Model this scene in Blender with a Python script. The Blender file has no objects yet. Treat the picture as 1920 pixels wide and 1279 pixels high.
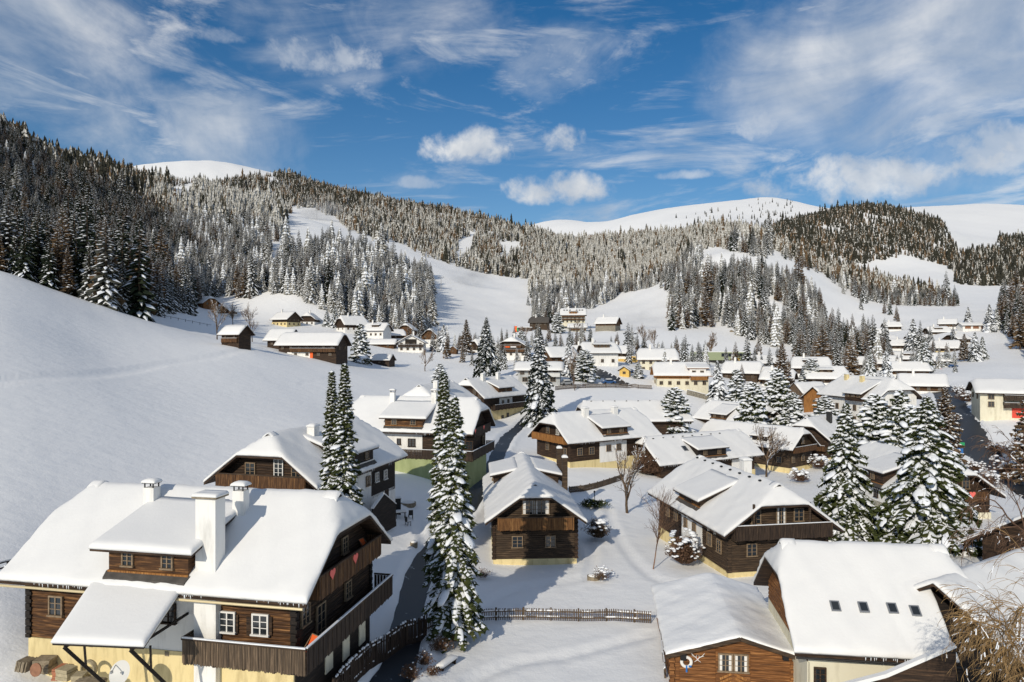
import bpy, bmesh, math, random
import numpy as np
from mathutils import Vector, Matrix
SC=bpy.context.scene; COL=SC.collection
rnd=random.Random(7)
# ---------------------------------------------------------------- camera (level drone view, 25 m above the valley floor)
F=1330.0; CX=960.0; CY=648.0; CZ=25.0
cam=bpy.data.cameras.new('camera'); cam.sensor_width=36; cam.lens=F/1920*36
cam.shift_y=(CY-639.5)/1920; cam.clip_start=.5; cam.clip_end=20000
co=bpy.data.objects.new('camera',cam); COL.objects.link(co); co.location=(0,0,CZ); co.rotation_euler=(math.pi/2,0,0); SC.camera=co
# ---------------------------------------------------------------- light
SUN_EL=math.radians(26); SHADOW_AZ=math.radians(25)      # shadows run away from the camera and to the right
sd=bpy.data.lights.new('sun','SUN'); sd.energy=2.75; sd.angle=math.radians(.53); sd.color=(1,.91,.76)
so=bpy.data.objects.new('sun',sd); COL.objects.link(so)
ldir=Vector((math.sin(SHADOW_AZ)*math.cos(SUN_EL),math.cos(SHADOW_AZ)*math.cos(SUN_EL),-math.sin(SUN_EL)))
so.rotation_euler=ldir.to_track_quat('-Z','Y').to_euler(); so.location=(-60,-100,120)
vs=SC.view_settings; vs.view_transform='Standard'; vs.look='None'; vs.exposure=0.31; vs.gamma=1.0; vs.use_curve_mapping=False
W=bpy.data.worlds.new('World'); SC.world=W; W.use_nodes=True
def build_sky():
    nt=W.node_tree; nt.nodes.clear(); N=nt.nodes.new; Lk=nt.links.new
    out=N('ShaderNodeOutputWorld'); bg=N('ShaderNodeBackground'); Lk(bg.outputs[0],out.inputs[0])
    sky=N('ShaderNodeTexSky'); sky.sky_type='NISHITA'; sky.sun_disc=False; sky.sun_elevation=SUN_EL
    sky.sun_rotation=math.atan2(-math.sin(SHADOW_AZ),-math.cos(SHADOW_AZ)); sky.altitude=1300; sky.air_density=1.0; sky.dust_density=.3; sky.ozone_density=2.2
    tc=N('ShaderNodeTexCoord'); sep=N('ShaderNodeSeparateXYZ'); Lk(tc.outputs['Generated'],sep.inputs[0])
    def M(op,a,b=None,c=None,clamp=False):
        n=N('ShaderNodeMath'); n.operation=op; n.use_clamp=clamp
        for i,v in enumerate((a,b,c)):
            if v is None: continue
            if isinstance(v,(int,float)): n.inputs[i].default_value=v
            else: Lk(v,n.inputs[i])
        return n.outputs[0]
    x,y,z=sep.outputs
    az=M('ARCTAN2',x,y); el=M('ARCSINE',z)
    def vec(a,b,c=0.0):
        n=N('ShaderNodeCombineXYZ')
        for i,v in enumerate((a,b,c)):
            if isinstance(v,(int,float)): n.inputs[i].default_value=v
            else: Lk(v,n.inputs[i])
        return n.outputs[0]
    def noise(v,scale,detail=6,rough=.55,dist=0.0):
        n=N('ShaderNodeTexNoise'); n.inputs['Scale'].default_value=scale; n.inputs['Detail'].default_value=detail
        n.inputs['Roughness'].default_value=rough; n.inputs['Distortion'].default_value=dist; Lk(v,n.inputs['Vector']); return n.outputs[0]
    def sstep(v,a,b):
        n=N('ShaderNodeMapRange'); n.interpolation_type='SMOOTHSTEP'; Lk(v,n.inputs[0]); n.inputs[1].default_value=a; n.inputs[2].default_value=b; return n.outputs[0]
    # thin high veil: a warped, slightly slanting noise, thicker where the veil banks lie
    dirv=tc.outputs['Generated']
    def A(px): return math.atan((px-CX)/F)
    def E_(px,py): return math.atan((CY-py)/F*math.cos(A(px)))
    pix=vec(az,el)
    def turned(v,deg,sx,sy):
        m=N('ShaderNodeMapping'); m.inputs['Rotation'].default_value=(0,0,math.radians(deg)); m.inputs['Scale'].default_value=(sx,sy,1); Lk(v,m.inputs['Vector']); return m.outputs[0]
    veil=noise(turned(pix,-24,3.2,6.4),1.0,9,.60,1.1); puffs=noise(turned(pix,14,9,15),1.0,8,.62,.5)
    cov=M('MULTIPLY',M('SUBTRACT',noise(dirv,1.7,3,.5,.4),.5),.5)
    bank=None
    for (px,py,a,b,k) in ((110,40,230,170,.56),(330,250,300,120,.55),(-250,250,300,200,.5),(1720,120,420,180,.82),(1800,300,330,110,.6),(2150,200,420,260,.6),(790,40,240,110,.36),(1060,120,170,80,.32),(590,110,170,70,.40),(500,20,220,80,.35),(770,345,130,34,.38)):
        du=M('DIVIDE',M('SUBTRACT',az,A(px)),a/F); dv=M('DIVIDE',M('SUBTRACT',el,E_(px,py)),b/F)
        q=M('SUBTRACT',1.0,M('ADD',M('MULTIPLY',du,du),M('MULTIPLY',dv,dv))); f=M('MULTIPLY',sstep(q,-.3,1.0),k); bank=f if bank is None else M('MAXIMUM',bank,f)
    # veil added over the unseen rest of the sky for neutral fill light
    bank=M('MAXIMUM',bank,M('MULTIPLY',M('MAXIMUM',sstep(M('ABSOLUTE',az),.75,1.1),sstep(el,.50,.80)),.56))
    thick=M('ADD',M('ADD',M('MULTIPLY',veil,.85),M('MULTIPLY',puffs,.35)),M('ADD',cov,M('MULTIPLY',bank,.55)))
    streak=noise(turned(pix,-20,3.0,13),1.0,10,.64,1.6); st2=noise(turned(pix,22,4.2,17),1.0,9,.62,1.2)
    wisps=M('MULTIPLY',sstep(M('ADD',M('ADD',streak,M('MULTIPLY',st2,.5)),M('MULTIPLY',bank,.12)),.74,1.02),.62)
    cir=M('MAXIMUM',M('MULTIPLY',sstep(thick,.72,1.22),.78),wisps)
    # heap clouds
    wob=noise(pix,14,6,.6,.3); fine=noise(pix,42,5,.6,.2)
    wb=M('ADD',M('MULTIPLY',M('SUBTRACT',wob,.5),3.4),M('MULTIPLY',M('SUBTRACT',fine,.5),1.7))
    heap=None; base=None
    for (px,py,a,b,k) in ((882,282,92,46,1.0),(1052,270,52,32,.9),(1042,362,108,40,1.0),(1418,236,62,44,.6),(600,108,120,50,.62),(1385,158,66,24,.5),(1650,332,230,62,.85),(1860,300,190,60,.7),(1770,275,80,26,.5),(930,95,34,16,.55),(770,345,80,16,.5),(1280,330,62,12,.5),(410,70,60,18,.4)):
        du=M('DIVIDE',M('SUBTRACT',az,A(px)),a/F); dv=M('DIVIDE',M('SUBTRACT',el,E_(px,py)),b/F)
        dvb=M('MAXIMUM',dv,M('MULTIPLY',dv,-1.7))
        q=M('SUBTRACT',1.0,M('ADD',M('MULTIPLY',du,du),M('MULTIPLY',dvb,dvb)))
        f=M('MULTIPLY',sstep(M('ADD',q,wb),-.05,1.25),k)
        heap=f if heap is None else M('MAXIMUM',heap,f)
    cl=M('MAXIMUM',cir,heap,clamp=True)
    # colours
    shade=noise(pix,9,5,.55,.4)
    cr=N('ShaderNodeMix'); cr.data_type='RGBA'; Lk(sstep(shade,.35,.7),cr.inputs[0]); cr.inputs[6].default_value=(2.9,3.25,3.75,1); cr.inputs[7].default_value=(5.2,5.2,5.15,1)
    hs=N('ShaderNodeHueSaturation'); hs.inputs['Saturation'].default_value=1.4; hs.inputs['Value'].default_value=.50; gm=N('ShaderNodeGamma'); gm.inputs[1].default_value=1.0; Lk(sky.outputs[0],gm.inputs[0]); Lk(gm.outputs[0],hs.inputs['Color'])
    hz=N('ShaderNodeMix'); hz.data_type='RGBA'; Lk(M('MULTIPLY',M('POWER',2.718,M('MULTIPLY',M('MAXIMUM',el,0.0),-6.5)),.62),hz.inputs[0]); Lk(hs.outputs[0],hz.inputs[6]); hz.inputs[7].default_value=(2.3,3.0,3.7,1)
    mx=N('ShaderNodeMix'); mx.data_type='RGBA'; Lk(cl,mx.inputs[0]); Lk(hz.outputs[2],mx.inputs[6]); Lk(cr.outputs[2],mx.inputs[7])
    Lk(mx.outputs[2],bg.inputs[0]); bg.inputs[1].default_value=.135
build_sky()
# ---------------------------------------------------------------- materials
MAT={}
def mat(name,c1,c2=None,rough=.8,sc=(1,1,1),nscale=2.0,lo=.35,hi=.65,bump=0.0,bscale=None,bdist=.02,metal=0.0,spec=.3,c3=None,detail=6):
    if name in MAT: return MAT[name]
    m=bpy.data.materials.new(name); m.use_nodes=True; nt=m.node_tree; N=nt.nodes.new; Lk=nt.links.new
    p=nt.nodes['Principled BSDF']; p.inputs['Roughness'].default_value=rough; p.inputs['Metallic'].default_value=metal; p.inputs['Specular IOR Level'].default_value=spec
    p.inputs['Base Color'].default_value=(*c1,1)
    if c2 is not None or bump:
        tc=N('ShaderNodeTexCoord'); mp=N('ShaderNodeMapping'); mp.inputs['Scale'].default_value=sc
        oi=N('ShaderNodeObjectInfo'); ad=N('ShaderNodeVectorMath'); ad.operation='MULTIPLY_ADD'
        Lk(oi.outputs['Random'],ad.inputs[0]); ad.inputs[1].default_value=(37,53,71); Lk(tc.outputs['Object'],ad.inputs[2]); Lk(ad.outputs[0],mp.inputs['Vector'])
        nz=N('ShaderNodeTexNoise'); nz.inputs['Scale'].default_value=nscale; nz.inputs['Detail'].default_value=detail; nz.inputs['Roughness'].default_value=.62; Lk(mp.outputs[0],nz.inputs['Vector'])
        if c2 is not None:
            r=N('ShaderNodeValToRGB'); r.color_ramp.elements[0].position=lo; r.color_ramp.elements[0].color=(*c1,1); r.color_ramp.elements[1].position=hi; r.color_ramp.elements[1].color=(*c2,1)
            if c3 is not None:
                e=r.color_ramp.elements.new((lo+hi)/2+.03); e.color=(*c3,1)
            Lk(nz.outputs[0],r.inputs[0]); Lk(r.outputs[0],p.inputs['Base Color'])
        if bump:
            b=N('ShaderNodeBump'); b.inputs['Strength'].default_value=bump; b.inputs['Distance'].default_value=bdist
            if bscale:
                n2=N('ShaderNodeTexNoise'); n2.inputs['Scale'].default_value=bscale; n2.inputs['Detail'].default_value=5; Lk(tc.outputs['Object'],n2.inputs['Vector']); Lk(n2.outputs[0],b.inputs['Height'])
            else: Lk(nz.outputs[0],b.inputs['Height'])
            Lk(b.outputs[0],p.inputs['Normal'])
    MAT[name]=m; return m
def snow_mat(name,ca,cb,b1,b2):
    m=bpy.data.materials.new(name); m.use_nodes=True; nt=m.node_tree; N=nt.nodes.new; Lk=nt.links.new
    p=nt.nodes['Principled BSDF']; p.inputs['Roughness'].default_value=.65; p.inputs['Specular IOR Level'].default_value=.25
    g=N('ShaderNodeNewGeometry')
    n1=N('ShaderNodeTexNoise'); n1.inputs['Scale'].default_value=.35; n1.inputs['Detail'].default_value=8; n1.inputs['Roughness'].default_value=.6; Lk(g.outputs['Position'],n1.inputs['Vector'])
    n2=N('ShaderNodeTexNoise'); n2.inputs['Scale'].default_value=6.; n2.inputs['Detail'].default_value=6; Lk(g.outputs['Position'],n2.inputs['Vector'])
    r=N('ShaderNodeMix'); r.data_type='RGBA'; Lk(n1.outputs[0],r.inputs[0]); r.inputs[6].default_value=(*ca,1); r.inputs[7].default_value=(*cb,1); Lk(r.outputs[2],p.inputs['Base Color'])
    a=N('ShaderNodeBump'); a.inputs['Strength'].default_value=b1; a.inputs['Distance'].default_value=.35; Lk(n1.outputs[0],a.inputs['Height'])
    b=N('ShaderNodeBump'); b.inputs['Strength'].default_value=b2; b.inputs['Distance'].default_value=.04; Lk(n2.outputs[0],b.inputs['Height']); Lk(a.outputs[0],b.inputs['Normal']); Lk(b.outputs[0],p.inputs['Normal'])
    MAT[name]=m; return m
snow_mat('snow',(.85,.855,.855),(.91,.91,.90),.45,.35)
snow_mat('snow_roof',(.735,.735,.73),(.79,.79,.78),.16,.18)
mat('snow_tree',(.84,.86,.89),(.74,.77,.81),.7,nscale=3)
def wood(name,a,b,c,vert=False,rough=.75,bump=.5):
    sc=(9,9,.45) if vert else (.5,.5,7)
    return mat(name,a,c,rough,sc,1.6,.30,.70,bump,None,.03,c3=b,detail=9)
wood('log_dark',(.010,.0065,.005),(.038,.022,.013),(.105,.06,.032))
wood('log_black',(.006,.005,.005),(.016,.012,.010),(.04,.028,.02))
wood('log_brown',(.012,.006,.004),(.085,.038,.014),(.30,.15,.055))
wood('log_grey',(.016,.011,.008),(.055,.036,.022),(.14,.09,.052))
wood('log_hut',(.04,.017,.007),(.19,.078,.024),(.40,.19,.065))
wood('board_dark',(.010,.007,.006),(.04,.026,.018),(.10,.065,.04),True)
wood('board_grey',(.03,.022,.016),(.10,.07,.045),(.24,.17,.11),True)
wood('board_brown',(.016,.008,.005),(.085,.040,.016),(.28,.145,.055),True)
wood('board_orange',(.10,.04,.012),(.30,.13,.035),(.48,.25,.08),True)
wood('board_mid',(.035,.016,.007),(.15,.068,.022),(.34,.18,.065),True)
wood('barn_board',(.05,.035,.025),(.13,.09,.06),(.24,.17,.11),True)
mat('plaster_white',(.52,.51,.48),(.78,.77,.74),.9,(1.6,1.6,.35),1.1,.22,.52,bump=.25,bscale=20,bdist=.01)
mat('plaster_cream',(.46,.42,.31),(.68,.64,.50),.9,(1.6,1.6,.35),1.1,.22,.52,bump=.2,bscale=20,bdist=.01)
mat('plaster_yellow',(.42,.33,.16),(.70,.58,.31),.9,(1.6,1.6,.35),1.1,.22,.52,bump=.2,bscale=20,bdist=.01)
mat('plaster_green',(.25,.29,.13),(.34,.38,.19),.9,(1,1,.4),.9,bump=.2,bscale=20,bdist=.01)
mat('plaster_grey',(.30,.31,.31),(.42,.43,.43),.9,(1,1,.5),1.2)
mat('plaster_peach',(.66,.44,.20),(.74,.52,.26),.9)
mat('window_frame',(.17,.12,.075),(.27,.20,.13),.7,(1,1,1),6)
mat('window_white',(.72,.70,.66),None,.6)
mat('curtain',(.74,.72,.68),(.62,.60,.56),.9,(8,8,.5),2)
m=mat('glass',(.018,.022,.026),None,.08,spec=.8)
mat('metal_dark',(.035,.035,.035),None,.5,metal=.6)
mat('metal_grey',(.35,.36,.37),None,.45,metal=.7)
mat('gutter',(.55,.46,.28),None,.45,metal=.2)
mat('red_paint',(.62,.06,.035),None,.6)
mat('heart_pink',(.80,.16,.13),None,.6)
mat('orange_cloth',(.75,.13,.03),None,.8)
mat('bark',(.05,.034,.022),(.13,.09,.06),.95,(3,3,.7),3,bump=.6)
mat('bark_red',(.14,.07,.035),(.30,.16,.085),.95,(3,3,.7),3,bump=.6)
mat('twig',(.10,.065,.04),(.19,.125,.075),.9,nscale=2)
mat('twig_gold',(.17,.105,.045),(.34,.22,.10),.9,nscale=2)
mat('twig_brown',(.09,.05,.033),(.17,.10,.06),.9,nscale=2)
mat('needles',(.024,.038,.014),(.085,.092,.028),.85,nscale=1.1,lo=.3,hi=.75,spec=.15)
mat('needles_mid',(.035,.04,.032),(.10,.10,.08),.9,nscale=.5,spec=.1)
mat('ice',(.75,.80,.85),None,.2)
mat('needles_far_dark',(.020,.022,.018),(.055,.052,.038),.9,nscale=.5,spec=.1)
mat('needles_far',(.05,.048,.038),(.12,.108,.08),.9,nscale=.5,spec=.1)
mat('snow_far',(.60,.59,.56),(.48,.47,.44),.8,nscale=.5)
mat('needles_dark',(.010,.017,.012),(.030,.038,.020),.85,nscale=.7,spec=.1)
mat('needles_frost',(.19,.185,.16),(.40,.385,.34),.9,nscale=.5,spec=.1)
mat('larch_twig',(.085,.055,.032),(.19,.13,.075),.9,nscale=.5,spec=.1)
mat('stone',(.16,.13,.09),(.30,.25,.18),.95,nscale=4,bump=.5)
mat('stone_wall',(.12,.11,.09),(.34,.31,.25),.95,nscale=3,bump=.5)
mat('brick_red',(.32,.12,.07),(.42,.18,.10),.9,nscale=5)
mat('asphalt',(.012,.013,.015),(.034,.036,.04),.45,nscale=2.2,spec=.4)
mat('roof_sheet',(.06,.055,.05),(.10,.09,.08),.8)
mat('roof_tile',(.20,.10,.06),(.30,.15,.09),.85,nscale=4)
mat('plastic_white',(.62,.62,.60),None,.5)
mat('plastic_black',(.012,.012,.013),None,.5)
mat('sign_blue',(.02,.14,.42),None,.5); mat('sign_green',(.02,.30,.12),None,.5); mat('sign_white',(.8,.8,.8),None,.5)
mat('banner_red',(.72,.07,.03),None,.6); mat('panel_green',(.27,.31,.19),None,.7); mat('yellow_timber',(.62,.40,.10),(.72,.5,.16),.8)
mat('car_blue',(.03,.08,.2),None,.25); mat('car_grey',(.25,.26,.27),None,.3); mat('tyre',(.01,.01,.01),None,.9)
mat('pile_cloth',(.30,.26,.17),(.42,.36,.24),.95,nscale=5)
# asphalt with trodden snow left on it
def wet_asphalt(name,cov):
    m=bpy.data.materials.new(name); m.use_nodes=True; nt=m.node_tree; N=nt.nodes.new; Lk=nt.links.new; p=nt.nodes['Principled BSDF']
    g=N('ShaderNodeNewGeometry'); n1=N('ShaderNodeTexNoise'); n1.inputs['Scale'].default_value=1.3; n1.inputs['Detail'].default_value=10; n1.inputs['Roughness'].default_value=.72; Lk(g.outputs['Position'],n1.inputs['Vector'])
    n2=N('ShaderNodeTexNoise'); n2.inputs['Scale'].default_value=.35; n2.inputs['Detail'].default_value=4; Lk(g.outputs['Position'],n2.inputs['Vector'])
    a=N('ShaderNodeMath'); a.operation='MULTIPLY_ADD'; Lk(n2.outputs[0],a.inputs[0]); a.inputs[1].default_value=.5; Lk(n1.outputs[0],a.inputs[2])
    r=N('ShaderNodeValToRGB'); r.color_ramp.elements[0].position=cov; r.color_ramp.elements[0].color=(.022,.024,.028,1); r.color_ramp.elements[1].position=cov+.10; r.color_ramp.elements[1].color=(.72,.75,.8,1)
    Lk(a.outputs[0],r.inputs[0]); Lk(r.outputs[0],p.inputs['Base Color']); p.inputs['Roughness'].default_value=.5
    MAT[name]=m
wet_asphalt('path_asphalt',.90); wet_asphalt('road_asphalt',.93)
# ---------------------------------------------------------------- object helpers
def link(o,parent=None):
    COL.objects.link(o)
    if parent is not None: o.parent=parent
    return o
def tag(o,label=None,cat=None,group=None,kind=None):
    if label: o['label']=label
    if cat: o['category']=cat
    if group: o['group']=group
    if kind: o['kind']=kind
    return o
def empty(name,loc,rz=0.0,label=None,cat=None,group=None):
    o=bpy.data.objects.new(name,None); o.empty_display_size=.3; o.location=loc; o.rotation_euler=(0,0,rz); link(o); return tag(o,label,cat,group)
def mesh_from(name,V,Fs,mats,mi=None,smooth=False):
    me=bpy.data.meshes.new(name); me.from_pydata([tuple(v) for v in V],[],Fs)
    for m in (mats if isinstance(mats,(list,tuple)) else [mats]): me.materials.append(MAT[m] if isinstance(m,str) else m)
    if mi is not None: me.polygons.foreach_set('material_index',mi)
    if smooth: me.polygons.foreach_set('use_smooth',[True]*len(me.polygons))
    me.update(); return me
def ob(name,me,parent=None,loc=None,rot=None,mw=None):
    o=bpy.data.objects.new(name,me)
    if mw is not None: o.matrix_local=mw
    else:
        if loc is not None: o.location=loc
        if rot is not None: o.rotation_euler=rot
    return link(o,parent)
class MB:
    def __init__(s): s.V=[];s.F=[];s.I=[]
    def add(s,V,Fs,mi=0):
        b=len(s.V); s.V+= [tuple(v) for v in V]; s.F+=[tuple(b+i for i in f) for f in Fs]; s.I+=[mi]*len(Fs)
    def box(s,x0,x1,y0,y1,z0,z1,mi=0,bv=0):
        s.add([(x0,y0,z0),(x1,y0,z0),(x1,y1,z0),(x0,y1,z0),(x0,y0,z1),(x1,y0,z1),(x1,y1,z1),(x0,y1,z1)],
              [(0,3,2,1),(4,5,6,7),(0,1,5,4),(1,2,6,5),(2,3,7,6),(3,0,4,7)],mi)
    def hexa(s,P,mi=0):  # 8 points: bottom 4, top 4
        s.add(P,[(0,3,2,1),(4,5,6,7),(0,1,5,4),(1,2,6,5),(2,3,7,6),(3,0,4,7)],mi)
    def beam(s,a,b,w,h,mi=0):
        a=Vector(a);b=Vector(b);d=(b-a).normalized(); up=Vector((0,0,1)) if abs(d.z)<.95 else Vector((1,0,0))
        r=d.cross(up).normalized()*w/2; u=r.cross(d).normalized()*h/2
        s.hexa([a-r-u,a+r-u,b+r-u,b-r-u,a-r+u,a+r+u,b+r+u,b-r+u],mi)
    def tube(s,pts,rad,n=6,mi=0,cap=True):
        pts=[Vector(p) for p in pts]; rings=[]
        for i,p in enumerate(pts):
            d=(pts[min(i+1,len(pts)-1)]-pts[max(i-1,0)]).normalized(); up=Vector((0,0,1)) if abs(d.z)<.9 else Vector((1,0,0))
            r=d.cross(up).normalized(); u=r.cross(d); rr=rad[i] if isinstance(rad,(list,tuple)) else rad
            rings.append([p+(r*math.cos(t)+u*math.sin(t))*rr for t in [2*math.pi*k/n for k in range(n)]])
        V=[v for R in rings for v in R]; Fs=[]
        for i in range(len(rings)-1):
            for k in range(n): a=i*n+k;b=i*n+(k+1)%n; Fs.append((a,a+n,b+n,b))
        if cap: Fs.append(tuple(range(n))); Fs.append(tuple(reversed(range((len(rings)-1)*n,len(rings)*n))))
        s.add(V,Fs,mi)
    def prism(s,poly,y0,y1,mi=0):  # poly in (x,z), extruded along y
        n=len(poly); V=[(x,y0,z) for x,z in poly]+[(x,y1,z) for x,z in poly]
        s.add(V,[tuple(range(n)),tuple(reversed(range(n,2*n)))]+[(i,n+i,n+(i+1)%n,(i+1)%n) for i in range(n)],mi)
    def mesh(s,name,mats,smooth=False): return mesh_from(name,s.V,s.F,mats,s.I,smooth)
    def ob(s,name,mats,parent=None,loc=None,rot=None,smooth=False,mw=None): return ob(name,s.mesh(name,mats,smooth),parent,loc,rot,mw)
_ico=None
def ico():
    global _ico
    if _ico is None:
        bm=bmesh.new(); bmesh.ops.create_icosphere(bm,subdivisions=1,radius=1); a=(np.array([v.co[:] for v in bm.verts]),[tuple(v.index for v in f.verts) for f in bm.faces]); bm.free()
        bm=bmesh.new(); bmesh.ops.create_icosphere(bm,subdivisions=2,radius=1); b=(np.array([v.co[:] for v in bm.verts]),[tuple(v.index for v in f.verts) for f in bm.faces]); bm.free(); _ico=(a,b)
    return _ico
# ---------------------------------------------------------------- terrain: elevation read along bearings of the valley
def P3(px,py,D): return Vector(((px-CX)/F*D, D, CZ-(py-CY)/F*D))
PROF={
-900:[(20,3),(60,12),(120,32),(200,60),(260,90),(400,180),(700,330),(1000,400),(2000,300),(6000,700)],
-350:[(20,3.5),(45,8),(100,24),(180,46),(220,56),(260,62),(400,130),(650,270),(900,360),(1200,370),(2500,300),(6000,700)],
0:[(30,4),(45,8),(70,13.5),(100,20),(150,32),(205,46),(230,49.5),(260,49),(320,68),(450,112),(600,175),(800,262),(900,292),(1100,320),(1800,350),(5000,700)],
200:[(48,6),(75,11.5),(100,16),(150,23),(200,33),(222,37.5),(245,38),(300,49),(450,85),(700,160),(1000,262),(1200,318),(1400,345),(1800,470),(2200,480),(5000,600)],
400:[(70,8),(100,12),(150,18),(200,25),(235,27),(300,34),(410,47),(480,62),(700,128),(900,200),(1100,262),(1250,265),(1700,455),(1950,530),(2300,530),(5000,600)],
560:[(90,9),(120,12),(170,16),(225,21.5),(300,27),(390,36),(450,60),(560,92),(700,124),(950,200),(1050,208),(1150,238),(1600,380),(1850,462),(2300,440),(5000,500)],
700:[(90,7),(130,10),(180,13),(250,17.5),(320,23.5),(400,28),(430,38),(500,60),(600,92),(680,97),(800,129),(1100,205),(1500,326),(1650,365),(2200,330),(5000,450)],
800:[(75,4),(110,7),(150,9),(180,11),(250,14.5),(375,22),(430,30),(480,43),(600,66),(800,114),(1100,185),(1500,310),(1600,330),(2000,300),(5000,450)],
900:[(50,3),(75,3),(110,6.5),(150,7.5),(200,11),(300,17),(400,24.5),(500,37),(700,71),(900,118),(1200,203),(1450,284),(1600,300),(2000,290),(5000,500)],
1000:[(40,3.2),(57,3),(75,2.6),(110,4.5),(150,6),(200,12),(300,17.5),(400,26),(500,36),(600,47),(800,87),(1100,160),(1400,248),(1500,258),(2000,260),(4500,790)],
1080:[(40,3.2),(60,3),(90,3),(118,4.7),(150,5.5),(200,11),(250,16),(330,19.5),(400,25),(510,33),(600,50),(750,77),(1000,135),(1250,206),(1350,216),(2000,230),(3200,500),(4500,800)],
1180:[(40,3.4),(60,3.2),(90,2.5),(120,3),(150,5),(225,12.5),(330,21.5),(450,31),(520,38),(700,70),(800,96),(1000,140),(1250,214),(1350,224),(2000,260),(3000,545),(3500,668),(4500,640)],
1260:[(40,3.6),(60,3.4),(90,2.2),(120,2),(150,4),(225,12),(300,16),(380,18.5),(450,33),(520,43),(650,73),(1000,142),(1250,216),(1400,230),(2000,300),(3000,580),(3500,706),(4500,640)],
1340:[(35,3.8),(60,3.4),(90,2),(120,.5),(150,2),(190,2.6),(225,8),(260,13),(380,16),(450,28),(520,40),(600,70),(700,118),(780,123),(1000,158),(1250,228),(1500,268),(2300,420),(3500,722),(4500,700)],
1450:[(35,4),(60,3.6),(90,2),(120,0),(145,-.8),(190,2),(260,8),(350,15),(420,21),(480,33),(560,66),(700,110),(800,138),(900,150),(1300,218),(2000,350),(2500,450),(3500,760),(4500,700)],
1560:[(35,4),(70,3.6),(100,1.6),(150,0),(180,4.5),(260,9.5),(350,14),(450,28),(600,51),(700,79),(850,112),(950,120),(1300,165),(1600,270),(1850,378),(1950,385),(2500,400),(3500,700),(4500,700)],
1650:[(35,4.2),(70,4),(95,3.4),(140,2),(180,5),(260,11),(400,20),(500,31),(620,52),(750,77),(950,109),(1050,121),(1300,160),(1700,320),(1900,398),(2300,400),(4000,780)],
1760:[(35,4.5),(50,5),(75,4.2),(100,3),(140,3.8),(200,10),(260,14),(400,21),(480,33),(600,51),(900,88),(1200,138),(1600,265),(1850,345),(2000,355),(2600,470),(4000,805)],
1850:[(35,4.8),(60,5),(100,3),(140,3.6),(170,8),(250,13.5),(350,19),(480,35.5),(650,58),(1000,98),(1300,145),(1700,245),(2400,400),(4000,825)],
1980:[(35,5),(60,5),(100,3.2),(140,4),(170,9),(250,13),(350,19),(480,37),(650,58),(1000,103),(1500,210),(2000,320),(4000,805)],
2300:[(20,4.5),(60,5),(100,4),(170,9),(350,22),(650,70),(1000,130),(2000,340),(4000,800)],
2900:[(20,4.5),(60,5),(170,10),(350,30),(650,90),(1000,160),(2000,360),(4000,800)],
}
ZB=3.0
XA=[];
for px,l in PROF.items():
    for D,z in l: XA.append((px,D,z))
ANCH=[]   # house sites: (x,y,z)
def _key(px,D): return np.stack([np.asarray(px)/420.0, np.log2(np.asarray(D))*1.15],-1)
def build_terrain():
    pts=list(XA)+[(CX+F*x/y,y,z) for x,y,z in ANCH]
    A=np.array(pts); K=_key(A[:,0],A[:,1]); w=(A[:,2]-ZB)/A[:,1]
    def U(r2): return .5*r2*np.log(r2+1e-12)
    n=len(K); d2=((K[:,None]-K[None])**2).sum(-1); M=np.zeros((n+3,n+3)); M[:n,:n]=U(d2)+np.eye(n)*.012
    Pm=np.concatenate([np.ones((n,1)),K],1); M[:n,n:]=Pm; M[n:,:n]=Pm.T
    sol=np.linalg.solve(M,np.concatenate([w,np.zeros(3)]))
    def ev(px,D):
        Q=_key(px,D).reshape(-1,2); out=np.zeros(len(Q))
        for i in range(0,len(Q),20000):
            q=Q[i:i+20000]; d=((q[:,None]-K[None])**2).sum(-1); out[i:i+20000]=U(d)@sol[:n]+sol[n]+q@sol[n+1:]
        return out
    return ev
PXS=np.concatenate([np.linspace(-900,-260,40,endpoint=False),np.linspace(-260,2180,470),np.linspace(2200,2900,40)])
DS=np.exp(np.linspace(math.log(16),math.log(6000),430))
HZ=None
def gz_arr(x,y,arr=None):
    arr=HZ if arr is None else arr
    x=np.asarray(x,float);y=np.asarray(y,float); px=np.clip(CX+F*x/np.maximum(y,1),PXS[0],PXS[-1]-1e-3); D=np.clip(y,DS[0],DS[-1]*.9999)
    i=np.clip(np.searchsorted(PXS,px)-1,0,len(PXS)-2); j=np.clip(np.searchsorted(DS,D)-1,0,len(DS)-2)
    a=(px-PXS[i])/(PXS[i+1]-PXS[i]); b=(D-DS[j])/(DS[j+1]-DS[j])
    return (arr[j,i]*(1-a)+arr[j,i+1]*a)*(1-b)+(arr[j+1,i]*(1-a)+arr[j+1,i+1]*a)*b
def gz(x,y): return float(gz_arr(x,y))
def at(px,D):
    x=(px-CX)/F*D; return Vector((x,D,gz(x,D)))
def hit(px,py,dmin=18,dmax=5500):
    D=np.exp(np.linspace(math.log(dmin),math.log(dmax),900)); x=(px-CX)/F*D; zg=gz_arr(x,D); zr=CZ-(py-CY)/F*D
    k=np.where(zr<=zg)[0]
    if len(k)==0: return at(px,dmax)
    k=k[0]
    if k==0: return Vector((x[0],D[0],zg[0]))
    f0=zr[k-1]-zg[k-1]; f1=zr[k]-zg[k]; t=f0/(f0-f1); d=D[k-1]+t*(D[k]-D[k-1]); return Vector(((px-CX)/F*d,d,gz((px-CX)/F*d,d)))
PHS=[rnd.uniform(0,6.28) for _ in range(24)]
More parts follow.
